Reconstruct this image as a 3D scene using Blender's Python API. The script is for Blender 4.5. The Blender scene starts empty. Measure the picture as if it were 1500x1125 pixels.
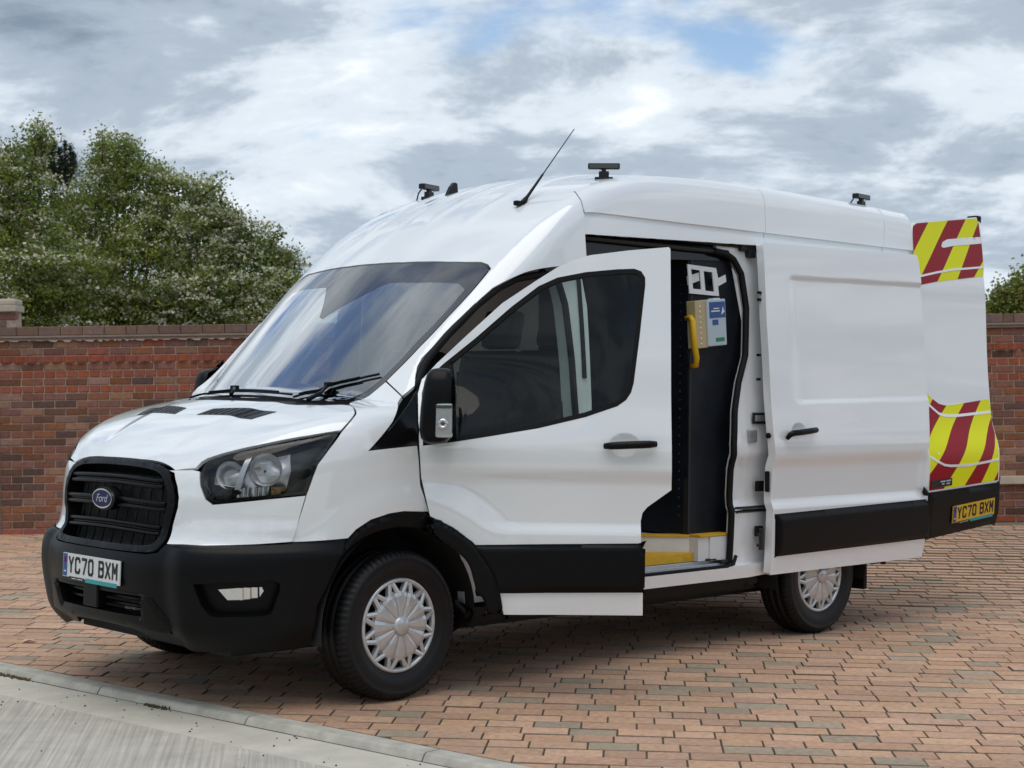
import bpy, bmesh, math, random
import numpy as np
from mathutils import Vector, Matrix
from mathutils.geometry import delaunay_2d_cdt
rng = np.random.default_rng(7); random.seed(7)
scene = bpy.context.scene
COL = scene.collection
R = math.radians

# ---------------------------------------------------------------- camera
CAM = np.array([-4.8707, -6.8132, 1.4563]); YAW, PITCH, ROLL = .808673, .0029826, .0113416
LENS = 2389.445 / 1500 * 36
fw = np.array([math.cos(PITCH)*math.cos(YAW), math.cos(PITCH)*math.sin(YAW), math.sin(PITCH)])
rt0 = np.cross(fw, [0, 0, 1.]); rt0 /= np.linalg.norm(rt0); up0 = np.cross(rt0, fw)
rt = rt0*math.cos(ROLL) + up0*math.sin(ROLL); up = -rt0*math.sin(ROLL) + up0*math.cos(ROLL)
cd = bpy.data.cameras.new('camera'); cam = bpy.data.objects.new('camera', cd); COL.objects.link(cam)
cd.sensor_width = 36; cd.lens = LENS; cd.clip_end = 4000; cd.clip_start = .1
M = Matrix.Identity(4)
for i in range(3):
    M[i][0], M[i][1], M[i][2], M[i][3] = rt[i], up[i], -fw[i], CAM[i]
cam.matrix_world = M
cd.dof.use_dof = True; cd.dof.focus_distance = 8.3; cd.dof.aperture_fstop = 6.3
scene.camera = cam
FH = np.array([math.cos(YAW), math.sin(YAW), 0]); RH = np.array([math.sin(YAW), -math.cos(YAW), 0])   # level axes of the plot: away from the road, along the wall
def plot(L, d, z=0.):                       # L metres along the wall, d metres back from the photographer's spot
    return CAM*[1, 1, 0] + L*RH + d*FH + [0, 0, z]
def to_px(P):
    d = np.asarray(P, float) - CAM; z = d @ fw
    return np.stack([750 + 2389.445*(d @ rt)/z, 562.5 - 2389.445*(d @ up)/z], -1)

# ---------------------------------------------------------------- sky, sun, exposure
SUN_EL, SUN_AZ = R(74), R(215)              # azimuth of the direction towards the sun, measured from +X
world = bpy.data.worlds.new('World'); scene.world = world; world.use_nodes = True
def sky_nodes():
    nt = world.node_tree; N = nt.nodes; Lk = nt.links
    N.clear()
    def nd(t, **kw):
        n = N.new(t)
        for k, v in kw.items(): setattr(n, k, v)
        return n
    def math_(op, a, b=None, clamp=False):
        n = nd('ShaderNodeMath', operation=op, use_clamp=clamp)
        for i, v in enumerate((a, b)):
            if v is None: continue
            if isinstance(v, (int, float)): n.inputs[i].default_value = v
            else: Lk.new(v, n.inputs[i])
        return n.outputs[0]
    tc = nd('ShaderNodeTexCoord'); sp = nd('ShaderNodeSeparateXYZ'); Lk.new(tc.outputs['Generated'], sp.inputs[0])
    zz = math_('ADD', math_('MAXIMUM', sp.outputs[2], 0.0), .24)
    cb = nd('ShaderNodeCombineXYZ')
    Lk.new(math_('DIVIDE', sp.outputs[0], zz), cb.inputs[0]); Lk.new(math_('DIVIDE', sp.outputs[1], zz), cb.inputs[1])
    def noise(scale, detail, rough, off, dist=0.):
        mp = nd('ShaderNodeMapping'); mp.inputs['Location'].default_value = (off[0]+201.21, off[1]-35.19, 0)
        mp.inputs['Rotation'].default_value = (0, 0, .75); mp.inputs['Scale'].default_value = (1, .85, 1)
        Lk.new(cb.outputs[0], mp.inputs[0])
        n = nd('ShaderNodeTexNoise'); n.inputs['Scale'].default_value = scale; n.inputs['Detail'].default_value = detail
        n.inputs['Roughness'].default_value = rough; n.inputs['Distortion'].default_value = dist
        Lk.new(mp.outputs[0], n.inputs['Vector']); return n.outputs[0]
    def ramp(v, pts):
        n = nd('ShaderNodeValToRGB'); e = n.color_ramp.elements
        while len(e) < len(pts): e.new(.5)
        for el, (p, c) in zip(e, pts): el.position = p; el.color = c if len(c) == 4 else (*c, 1)
        n.color_ramp.interpolation = 'EASE'
        Lk.new(v, n.inputs[0]); return n.outputs[0]
    sk = nd('ShaderNodeTexSky', sky_type='NISHITA'); sk.sun_disc = False
    sk.sun_elevation = SUN_EL; sk.sun_rotation = R(90) - SUN_AZ; sk.air_density = 1.0; sk.dust_density = .6; sk.ozone_density = 1.5
    n1 = noise(1.45, 10, .57, (3.1, 1.7, 0), .3); n2 = noise(.55, 3, .5, (8.2, 4.4, 0)); n3 = noise(2.7, 10, .62, (1.3, 9.1, 0), .25)
    hi = math_('MULTIPLY', math_('SUBTRACT', math_('MINIMUM', sp.outputs[2], .6), .15), -.115)      # seen end-on near the horizon the clouds close up
    cov = ramp(math_('ADD', math_('ADD', math_('MULTIPLY', n1, .72), math_('MULTIPLY', n2, .28)), hi), [(.375, (0, 0, 0)), (.450, (1, 1, 1))])
    shade = ramp(math_('ADD', math_('MULTIPLY', n3, .68), math_('MULTIPLY', n1, .32)), [(.33, (7.6, 7.85, 8.1)), (.45, (5.1, 5.65, 6.2)), (.54, (3.0, 3.55, 4.2)), (.67, (1.6, 2.05, 2.65))])
    mx = nd('ShaderNodeMix', data_type='RGBA'); Lk.new(cov, mx.inputs[0])
    Lk.new(sk.outputs[0], mx.inputs[6]); Lk.new(shade, mx.inputs[7])
    bg = nd('ShaderNodeBackground'); bg.inputs[1].default_value = .1; Lk.new(mx.outputs[2], bg.inputs[0])
    out = nd('ShaderNodeOutputWorld'); Lk.new(bg.outputs[0], out.inputs[0])
sky_nodes()
sd = bpy.data.lights.new('sun', 'SUN'); sun = bpy.data.objects.new('sun', sd); COL.objects.link(sun)
sd.energy = 1.0; sd.angle = R(60); sd.color = (1, .935, .83)
sdir = Vector((math.cos(SUN_EL)*math.cos(SUN_AZ), math.cos(SUN_EL)*math.sin(SUN_AZ), math.sin(SUN_EL)))
sun.rotation_euler = sdir.to_track_quat('Z', 'Y').to_euler(); sun.location = sdir*60
scene.view_settings.view_transform = 'Standard'; scene.view_settings.look = 'None'
scene.view_settings.exposure = .60; scene.view_settings.gamma = 1; scene.view_settings.use_curve_mapping = False
scene.render.engine = 'CYCLES'
cy = scene.cycles; cy.use_denoising = True; cy.max_bounces = 10; cy.transparent_max_bounces = 16; cy.glossy_bounces = 5; cy.transmission_bounces = 8
cy.sample_clamp_indirect = 6; cy.caustics_reflective = False; cy.caustics_refractive = False

# ---------------------------------------------------------------- materials
MATS = {}
def mat(name, col, rough=.5, metal=0., coat=0., noise=None, bump=None, spec=.5, emit=None, alpha=None, coat_rough=.03):
    """noise=(scale, strength[, stretch]) varies the colour; bump=(scale, strength, distance)"""
    m = bpy.data.materials.new(name); m.use_nodes = True; MATS[name] = m
    nt = m.node_tree; b = nt.nodes['Principled BSDF']
    c = (*col, 1)
    b.inputs['Base Color'].default_value = c; b.inputs['Roughness'].default_value = rough; b.inputs['Metallic'].default_value = metal
    b.inputs['Coat Weight'].default_value = coat; b.inputs['Coat Roughness'].default_value = coat_rough
    b.inputs['Specular IOR Level'].default_value = spec
    tc = None
    if noise or bump: tc = nt.nodes.new('ShaderNodeTexCoord')
    if noise:
        n = nt.nodes.new('ShaderNodeTexNoise'); n.inputs['Scale'].default_value = noise[0]; n.inputs['Detail'].default_value = 6; n.inputs['Roughness'].default_value = .62
        vec = tc.outputs['Object']
        if len(noise) > 2:
            mp = nt.nodes.new('ShaderNodeMapping'); mp.inputs['Scale'].default_value = noise[2]; nt.links.new(vec, mp.inputs[0]); vec = mp.outputs[0]
        nt.links.new(vec, n.inputs['Vector'])
        mr = nt.nodes.new('ShaderNodeMapRange'); mr.inputs[1].default_value = .25; mr.inputs[2].default_value = .75
        mr.inputs[3].default_value = 1-noise[1]; mr.inputs[4].default_value = 1+noise[1]
        nt.links.new(n.outputs[0], mr.inputs[0])
        mx = nt.nodes.new('ShaderNodeMix'); mx.data_type = 'RGBA'; mx.blend_type = 'MULTIPLY'; mx.inputs[0].default_value = 1
        mx.inputs[6].default_value = c; nt.links.new(mr.outputs[0], mx.inputs[7]); nt.links.new(mx.outputs[2], b.inputs['Base Color'])
    if bump:
        n = nt.nodes.new('ShaderNodeTexNoise'); n.inputs['Scale'].default_value = bump[0]; n.inputs['Detail'].default_value = 5
        nt.links.new(tc.outputs['Object'], n.inputs['Vector'])
        bp = nt.nodes.new('ShaderNodeBump'); bp.inputs['Strength'].default_value = bump[1]; bp.inputs['Distance'].default_value = bump[2]
        nt.links.new(n.outputs[0], bp.inputs['Height']); nt.links.new(bp.outputs[0], b.inputs['Normal'])
    return m
def piece_mat(name, col, rough, var, scale, bump, tint=(.15, .10), dark=.0):
    """a material for bricks and blocks: every object or island takes its own shade"""
    m = mat(name, col, rough, bump=bump)
    nt = m.node_tree; b = nt.nodes['Principled BSDF']
    oi = nt.nodes.new('ShaderNodeObjectInfo'); ge = nt.nodes.new('ShaderNodeNewGeometry'); tc = nt.nodes.new('ShaderNodeTexCoord')
    ad = nt.nodes.new('ShaderNodeMath'); ad.operation = 'ADD'; nt.links.new(oi.outputs['Random'], ad.inputs[0]); nt.links.new(ge.outputs['Random Per Island'], ad.inputs[1])
    fr = nt.nodes.new('ShaderNodeMath'); fr.operation = 'FRACT'; nt.links.new(ad.outputs[0], fr.inputs[0])
    hs = nt.nodes.new('ShaderNodeHueSaturation'); hs.inputs['Color'].default_value = (*col, 1)
    def rng_(src, lo, hi):
        r = nt.nodes.new('ShaderNodeMapRange'); r.inputs[3].default_value = lo; r.inputs[4].default_value = hi; nt.links.new(src, r.inputs[0]); return r.outputs[0]
    nt.links.new(rng_(fr.outputs[0], 1-var, 1+var), hs.inputs['Value'])
    wn = nt.nodes.new('ShaderNodeTexWhiteNoise'); wn.noise_dimensions = '1D'; nt.links.new(fr.outputs[0], wn.inputs['W'])
    nt.links.new(rng_(wn.outputs['Value'], .5-tint[1]*.12, .5+tint[1]*.12), hs.inputs['Hue']); nt.links.new(rng_(wn.outputs['Value'], 1-tint[0], 1+tint[0]), hs.inputs['Saturation'])
    n = nt.nodes.new('ShaderNodeTexNoise'); n.inputs['Scale'].default_value = scale; n.inputs['Detail'].default_value = 7; n.inputs['Roughness'].default_value = .68
    nt.links.new(ge.outputs['Position'], n.inputs['Vector'])
    mx = nt.nodes.new('ShaderNodeMix'); mx.data_type = 'RGBA'; mx.blend_type = 'MULTIPLY'; mx.inputs[0].default_value = 1
    nt.links.new(hs.outputs[0], mx.inputs[6])
    r = nt.nodes.new('ShaderNodeMapRange'); r.inputs[1].default_value = .28; r.inputs[2].default_value = .72; r.inputs[3].default_value = .72; r.inputs[4].default_value = 1.25
    nt.links.new(n.outputs[0], r.inputs[0]); nt.links.new(r.outputs[0], mx.inputs[7])
    # broad stains running over many pieces
    n2 = nt.nodes.new('ShaderNodeTexNoise'); n2.inputs['Scale'].default_value = .9; n2.inputs['Detail'].default_value = 5
    nt.links.new(ge.outputs['Position'], n2.inputs['Vector'])
    r2 = nt.nodes.new('ShaderNodeMapRange'); r2.inputs[1].default_value = .35; r2.inputs[2].default_value = .65; r2.inputs[3].default_value = .86; r2.inputs[4].default_value = 1.1
    nt.links.new(n2.outputs[0], r2.inputs[0])
    mx2 = nt.nodes.new('ShaderNodeMix'); mx2.data_type = 'RGBA'; mx2.blend_type = 'MULTIPLY'; mx2.inputs[0].default_value = 1
    nt.links.new(mx.outputs[2], mx2.inputs[6]); nt.links.new(r2.outputs[0], mx2.inputs[7])
    nt.links.new(mx2.outputs[2], b.inputs['Base Color'])
    return m
def glass_mat(name, tint, ior=1.5, rough=0.0, boost=1.0):
    m = bpy.data.materials.new(name); m.use_nodes = True; MATS[name] = m
    nt = m.node_tree; nt.nodes.clear()
    fr = nt.nodes.new('ShaderNodeFresnel'); fr.inputs[0].default_value = ior
    tr = nt.nodes.new('ShaderNodeBsdfTransparent'); tr.inputs[0].default_value = (*tint, 1)
    gl = nt.nodes.new('ShaderNodeBsdfGlossy'); gl.inputs['Roughness'].default_value = rough
    mu = nt.nodes.new('ShaderNodeMath'); mu.operation = 'MULTIPLY'; mu.inputs[1].default_value = boost; mu.use_clamp = True; nt.links.new(fr.outputs[0], mu.inputs[0])
    mx = nt.nodes.new('ShaderNodeMixShader'); o = nt.nodes.new('ShaderNodeOutputMaterial')
    nt.links.new(mu.outputs[0], mx.inputs[0]); nt.links.new(tr.outputs[0], mx.inputs[1]); nt.links.new(gl.outputs[0], mx.inputs[2]); nt.links.new(mx.outputs[0], o.inputs[0])
    return m
PAINT = mat('white_paint', (.83, .855, .87), .30, spec=.2, coat=1.0, noise=(1.7, .012))
PAINT.node_tree.nodes['Principled BSDF'].inputs['Coat IOR'].default_value = 1.9
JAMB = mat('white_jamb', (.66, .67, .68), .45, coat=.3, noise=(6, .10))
BLACK = mat('black_plastic', (.0036, .0037, .0044), .34, spec=.17, noise=(40, .2), bump=(300, .03, .0006))
GLOSSB = mat('gloss_black', (.006, .006, .007), .18, spec=.35)
RUBBER = mat('rubber', (.007, .007, .0075), .6, spec=.2)
TYRE = mat('tyre_rubber', (.0080, .0080, .0085), .50, spec=.30, noise=(30, .25), bump=(160, .15, .002))
SILVER = mat('silver_trim', (.58, .59, .60), .24, metal=.5, noise=(25, .08))
CHROME = mat('chrome', (.80, .81, .83), .12, metal=1.0)
REFL = mat('lamp_reflector', (.78, .79, .80), .28, metal=.85)
DARKM = mat('dark_metal', (.03, .03, .032), .5, metal=.4)
ALU = mat('aluminium', (.55, .56, .58), .38, metal=.8, noise=(18, .12))
UNDER = mat('underbody', (.014, .014, .015), .8)
FRIT = mat('frit_band', (.014, .012, .015), .03, spec=1.0, coat=1.)
WSGLASS = glass_mat('windscreen_glass', (.66, .75, .72), 1.6, 0., 5.0)
SIDEGLASS = glass_mat('side_glass', (.64, .78, .72), 1.5, 0., .75)
LENS_M = glass_mat('lens_plastic', (.96, .965, .97), 1.5, 0., 1.0)
HLDARK = mat('headlight_bezel', (.03, .031, .034), .3)
HLSIL = mat('headlight_inner', (.55, .555, .56), .3, metal=.6, noise=(14, .3))
TRIMGREY = mat('cab_trim', (.014, .0145, .016), .7)
SEATM = mat('seat_fabric', (.016, .017, .021), .9, noise=(60, .4))
NAVY = mat('cabinet_ply', (.0065, .009, .0145), .45, spec=.3, noise=(9, .45))
YELLOW = mat('yellow_tread', (.62, .36, .012), .55, noise=(24, .22))
YELLOWG = mat('yellow_grip', (.68, .40, .01), .38)
CREAM = mat('cream_plastic', (.47, .38, .21), .45)
WHITEP = mat('white_plastic', (.72, .73, .73), .4)
RED = mat('red_reflective', (.30, .004, .012), .35, spec=.18)
FLUO = mat('fluorescent_yellow', (.80, .82, .004), .4, spec=.18)
BLUE = mat('blue_print', (.02, .075, .27), .35)
PALEB = mat('pale_print', (.45, .53, .60), .3)
GREEN = mat('green_print', (.02, .22, .08), .4)
TEAL = mat('teal_print', (.02, .32, .34), .4)
PLATEW = mat('plate_white', (.70, .70, .69), .35)
PLATEY = mat('plate_yellow', (.70, .43, .02), .35)
INK = mat('plate_black', (.008, .008, .009), .4)
BADGE = mat('badge_blue', (.006, .014, .085), .25, spec=.25)
AMBER = mat('amber_lens', (.55, .36, .16), .15)
LEDG = mat('led_grey', (.05, .05, .052), .25, coat=.4)

# ---------------------------------------------------------------- object helpers
def tag(o, label=None, cat=None, group=None, kind=None):
    for k, v in (('label', label), ('category', cat), ('group', group), ('kind', kind)):
        if v: o[k] = v
    return o
def empty(name, loc=(0, 0, 0), parent=None):
    o = bpy.data.objects.new(name, None); COL.objects.link(o); o.location = loc; o.parent = parent; o.empty_display_size = .2
    return o
def link_mesh(name, me, parent=None, loc=(0, 0, 0)):
    o = bpy.data.objects.new(name, me); COL.objects.link(o); o.parent = parent; o.location = loc
    return o
class MB:
    """collects vertices and faces, then links them as one mesh object"""
    def __init__(s): s.v = []; s.f = []; s.m = []; s.sm = []
    def add(s, vs, fs, mi=0, smooth=False):
        b = len(s.v); s.v += [tuple(map(float, a)) for a in vs]
        for f in fs: s.f.append([b+i for i in f]); s.m.append(mi); s.sm.append(smooth)
        return s
    def box(s, a, b, mi=0, bev=0., rot=None, ctr=None):
        a = np.array(a, float); b = np.array(b, float); lo = np.minimum(a, b); hi = np.maximum(a, b)
        bm = bmesh.new(); bmesh.ops.create_cube(bm, size=1)
        for v in bm.verts: v.co = Vector((lo+hi)/2 + np.array(v.co)*(hi-lo))
        if bev: bmesh.ops.bevel(bm, geom=bm.edges[:], offset=bev, segments=2, affect='EDGES', profile=.6)
        bm.verts.index_update()
        vs = np.array([v.co[:] for v in bm.verts])
        if rot is not None:
            c = (lo+hi)/2 if ctr is None else np.array(ctr); vs = (vs-c) @ np.array(rot).T + c
        s.add(vs, [[v.index for v in f.verts] for f in bm.faces], mi); bm.free(); return s
    def tube(s, path, r, mi=0, n=8, cap=True, smooth=True):
        path = np.array(path, float); rs = np.broadcast_to(np.asarray(r, float), (len(path),))
        t = np.gradient(path, axis=0); t /= np.linalg.norm(t, axis=1)[:, None]+1e-9
        ref = np.array([0, 0, 1.]) if abs(t[0][2]) < .9 else np.array([1., 0, 0])
        vs = []; u = np.cross(t[0], ref); u /= np.linalg.norm(u)
        for p, tt, rr in zip(path, t, rs):
            u = u - tt*(u @ tt); u /= np.linalg.norm(u)+1e-9; w = np.cross(tt, u)
            for k in range(n):
                a = 2*math.pi*k/n; vs.append(p + rr*(u*math.cos(a)+w*math.sin(a)))
        fs = [[i*n+k, i*n+(k+1) % n, (i+1)*n+(k+1) % n, (i+1)*n+k] for i in range(len(path)-1) for k in range(n)]
        if cap: fs += [list(range(n))[::-1], [(len(path)-1)*n+k for k in range(n)]]
        return s.add(vs, fs, mi, smooth)
    def strip(s, A, B, mi=0, smooth=False):                     # ribbon between two polylines
        n = len(A); return s.add(list(A)+list(B), [[i, i+1, n+i+1, n+i] for i in range(n-1)], mi, smooth)
    def prism(s, poly, d, mi=0, smooth=False):                  # polygon (N,3) swept by vector d
        poly = np.array(poly, float); n = len(poly); d = np.array(d, float)
        return s.add(list(poly)+list(poly+d), [list(range(n))[::-1], [n+i for i in range(n)]] + [[i, (i+1) % n, n+(i+1) % n, n+i] for i in range(n)], mi, smooth)
    def lathe(s, prof, n, axis_o, ax='y', mi=0, smooth=True, closed=False):   # prof (r, h) revolved about axis
        vs = []; k = len(prof)
        for i in range(n):
            a = 2*math.pi*i/n; c, q = math.cos(a), math.sin(a)
            for r, h in prof:
                v = {'y': (r*c, h, r*q), 'z': (r*c, r*q, h), 'x': (h, r*c, r*q)}[ax]; vs.append(np.array(axis_o)+v)
        fs = [[i*k+j, i*k+j+1, ((i+1) % n)*k+j+1, ((i+1) % n)*k+j] for i in range(n) for j in range(k-1 if not closed else k-1)]
        return s.add(vs, fs, mi, smooth)
    def build(s, name, mats, parent=None, org=(0, 0, 0), kind=None, recalc=True):
        me = bpy.data.meshes.new(name); V = np.array(s.v)-np.array(org)
        me.from_pydata(V.tolist(), [], s.f)
        for m in (mats if isinstance(mats, (list, tuple)) else [mats]): me.materials.append(m)
        me.polygons.foreach_set('material_index', s.m); me.polygons.foreach_set('use_smooth', s.sm)
        if recalc:
            bm = bmesh.new(); bm.from_mesh(me); bmesh.ops.recalc_face_normals(bm, faces=bm.faces[:]); bm.to_mesh(me); bm.free()
        me.update(); o = link_mesh(name, me, parent)
        if kind: o['kind'] = kind
        return o
    def build_each(s, name, mats, parent=None, org=(0, 0, 0)):
        """every loose piece becomes an object of its own"""
        up_ = list(range(len(s.v)))
        def find(i):
            while up_[i] != i: up_[i] = up_[up_[i]]; i = up_[i]
            return i
        for f in s.f:
            for i in f[1:]: up_[find(i)] = find(f[0])
        grp = {}
        for k, f in enumerate(s.f): grp.setdefault(find(f[0]), []).append(k)
        for ks in grp.values():
            m = MB(); idx = sorted({i for k in ks for i in s.f[k]}); mp = {i: j for j, i in enumerate(idx)}
            m.v = [s.v[i] for i in idx]; m.f = [[mp[i] for i in s.f[k]] for k in ks]; m.m = [s.m[k] for k in ks]; m.sm = [s.sm[k] for k in ks]
            m.build(name, mats, parent, org)

def spl(xs,ys):
    # natural cubic spline, linear extrapolation
    xs=np.array(xs,float);ys=np.array(ys,float);n=len(xs);h=np.diff(xs)
    A=np.eye(n);b=np.zeros(n)
    for i in range(1,n-1):
        A[i,i-1]=h[i-1];A[i,i]=2*(h[i-1]+h[i]);A[i,i+1]=h[i]
        b[i]=6*((ys[i+1]-ys[i])/h[i]-(ys[i]-ys[i-1])/h[i-1])
    M=np.linalg.solve(A,b)
    def f(x):
        x=np.asarray(x,float);xc=np.clip(x,xs[0],xs[-1])
        i=np.clip(np.searchsorted(xs,xc)-1,0,n-2)
        a=xs[i+1]-xc;c=xc-xs[i];H=h[i]
        y=M[i]*a**3/(6*H)+M[i+1]*c**3/(6*H)+(ys[i]/H-M[i]*H/6)*a+(ys[i+1]/H-M[i+1]*H/6)*c
        s0=(ys[1]-ys[0])/h[0]-h[0]*M[1]/6; s1=(ys[-1]-ys[-2])/h[-1]+h[-1]*M[-2]/6
        return y+np.where(x<xs[0],(x-xs[0])*s0,0)+np.where(x>xs[-1],(x-xs[-1])*s1,0)
    return f
def sstep(a,b,x):
    t=np.clip((x-a)/(b-a),0,1);return t*t*(3-2*t)
def smin(a,b,k):
    h=np.maximum(k-np.abs(a-b),0)/k
    return np.minimum(a,b)-h*h*k*.25
def smax(a,b,k): return -smin(-a,-b,k)
sw0 = spl([.2,.40,.60,.80,1.0,1.12,1.22,1.35,1.6,2.0,2.30,2.45,2.8], [.965,.990,1.004,1.012,1.024,1.029,1.024,1.012,.995,.960,.925,.902,.845])
xf0 = spl([.25,.33,.42,.55,.66,.72,.76,.80,.90,1.0,1.09,1.3,1.6], [-.90,-.985,-1.02,-1.045,-1.045,-1.02,-.985,-.968,-.966,-.955,-.935,-.82,-.6])
hoodc = spl([-1.05,-.95,-.90,-.82,-.7,-.55,-.35,-.15,.1], [1.0,1.085,1.115,1.165,1.235,1.305,1.37,1.41,1.44])
roofc = spl([.45,.73,.9,1.1,1.35,1.65,2.0,2.5,3.3,4.2,4.6], [1.86,2.14,2.29,2.43,2.565,2.655,2.70,2.72,2.72,2.70,2.685])
XC, NF, AX, Z0 = .15, 2.9, .35, .9
def side_w(x, z): return sw0(z) - .125*sstep(1.19, 1.62, z)*sstep(1.10, .05, x)
def hood_z(x, y):
    h = hoodc(x) - .046*np.abs(y)**2.2/.82**2.2
    ya = np.abs(y); g = .30 + .22*(x+.9)                          # two raised creases that run from the grille to the cowl
    return h + .010*sstep(.05, -.05, ya-g)*sstep(-.93, -.6, x)
def screen_z(x, y):
    s = x + .077 + .17*(1-(np.abs(y)/.82)**2); return 1.41 + .846*s
def roof_z(x, y):
    ya = np.abs(y)
    rib = sum(.013*np.exp(-((ya-c)/.032)**2) for c in (.12, .40))*sstep(.75, 1.1, x)*sstep(2.4, 1.7, x)
    return roofc(x+.10*(1-(ya/.82)**2)*sstep(1.6, .8, x)) - .05*(ya/.8)**2 + rib
def top_z(x, y): return smax(hood_z(x, y), smin(screen_z(x, y), roof_z(x, y), .02), .02)
def F1(P):
    x, y, z = P[..., 0], np.abs(P[..., 1]), P[..., 2]
    q = ((y/np.maximum(side_w(x, z), .05))**NF + (np.maximum(XC-x, 0)/np.maximum(XC-xf0(z), .05))**NF)**(1/NF)
    return 1-q
def F(P):
    f2 = (top_z(P[..., 0], P[..., 1])-P[..., 2])*.8
    return smin(F1(P), f2, .07+.035*sstep(.05, .35, P[..., 0]))
def cast(O, D, f, r1):
    lo = np.full(len(O), .02); hi = np.full(len(O), r1)
    for _ in range(22):
        m = (lo+hi)/2; ins = f(O+m[:, None]*D) > 0
        lo = np.where(ins, m, lo); hi = np.where(ins, hi, m)
    return O+((lo+hi)/2)[:, None]*D
def swage(x, z):
    d0 = np.hypot(x, z-.35)
    k = sstep(.58, .74, d0)*sstep(.02, .2, x)
    return k*(-.021*(sstep(1.10, 1.005, z)-sstep(.84, .775, z))) + .010*sstep(.72, .56, d0)
def base_S(U):
    x, z = U[:, 0], U[:, 1]
    a = np.maximum(XC-xf0(z), .05)
    y = side_w(x, z)*(np.maximum(1-(np.maximum(XC-x, 0)/a)**NF, 1e-4))**(1/NF) + swage(x, z)
    return np.stack([x, -y, z], -1)
def base_X(U):
    th = U[:, 1]/.8; n = len(U)
    O = np.stack([U[:, 0], np.zeros(n), np.full(n, Z0)], -1); D = np.stack([np.zeros(n), -np.sin(th), np.cos(th)], -1)
    return cast(O, D, F, 2.4)
def base_C(U):
    ph = U[:, 0]/1.15; n = len(U)
    O = np.stack([np.full(n, AX), np.zeros(n), U[:, 1]], -1); D = np.stack([-np.cos(ph), -np.sin(ph), np.zeros(n)], -1)
    return cast(O, D, F, 2.0)
def base_C1(U):                                                     # as C without the bonnet above
    ph = U[:, 0]/1.15; n = len(U)
    O = np.stack([np.full(n, AX), np.zeros(n), U[:, 1]], -1); D = np.stack([-np.cos(ph), -np.sin(ph), np.zeros(n)], -1)
    return cast(O, D, F1, 2.0)
tail_y = spl([.4,.5,.75,.9,1.0,1.1,1.2,1.4,2.0,2.2,2.6,2.75], [-1.045,-1.06,-1.095,-1.105,-1.11,-1.095,-1.05,-1.0,-.958,-.945,-.885,-.87])
def base_T(U): return np.stack([U[:, 0], tail_y(U[:, 1]), U[:, 1]], -1)       # outer face of the open rear door
def grad_n(f):
    def g(P):
        e = 3e-4; n = np.stack([f(P-np.eye(3)[k]*e)-f(P+np.eye(3)[k]*e) for k in range(3)], -1); return n/(np.linalg.norm(n, axis=1)[:, None]+1e-12)
    return g
GRAD = {'X': grad_n(F), 'C': grad_n(F), 'C1': grad_n(F1)}
BASES = {'S': (base_S, 1, 1), 'X': (base_X, 1, R(.8)), 'C': (base_C, R(1.15), 1), 'C1': (base_C1, R(1.15), 1), 'T': (base_T, 1, 1)}
def chaikin(p, n):
    p = np.array(p, float)
    for _ in range(n):
        q = np.roll(p, -1, 0); p = np.stack([.75*p+.25*q, .25*p+.75*q], 1).reshape(-1, 2)
    return p
def resample(p, h):
    out = []
    for a, b in zip(p, np.roll(p, -1, 0)):
        L = np.linalg.norm(b-a)
        if L < 1e-6: continue
        k = max(1, int(round(L/h)))
        out += [a+(b-a)*i/k for i in range(k)]
    return np.array(out)
def inside(P, loops):
    r = np.zeros(len(P), bool)
    for l in loops:
        a = l; b = np.roll(l, -1, 0)
        for (x0, y0), (x1, y1) in zip(a, b):
            if y0 == y1: continue
            c = ((y0 > P[:, 1]) != (y1 > P[:, 1])) & (P[:, 0] < (x1-x0)*(P[:, 1]-y0)/(y1-y0)+x0)
            r ^= c
    return r
def edge_dist(P, loops):
    d = np.full(len(P), 9.)
    for l in loops:
        b = np.roll(l, -1, 0); ab = b-l; L2 = (ab**2).sum(1)+1e-12
        for i0 in range(0, len(P), 4000):
            Q = P[i0:i0+4000]; t = np.clip(((Q[:, None]-l[None])*ab[None]).sum(2)/L2, 0, 1)
            dd = np.linalg.norm(Q[:, None]-(l[None]+t[..., None]*ab[None]), axis=2).min(1)
            d[i0:i0+4000] = np.minimum(d[i0:i0+4000], dd)
    return d
def mirror_outline(half):
    """half outline given from the centre line out and back to the centre line -> closed symmetric outline, second coordinate mirrored"""
    return list(half)+[(a, -b) for a, b in reversed(half) if abs(b) > 1e-6]
def mirror_outline_u(half): return list(half)+[(-a, b) for a, b in reversed(half) if abs(a) > 1e-6]
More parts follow.
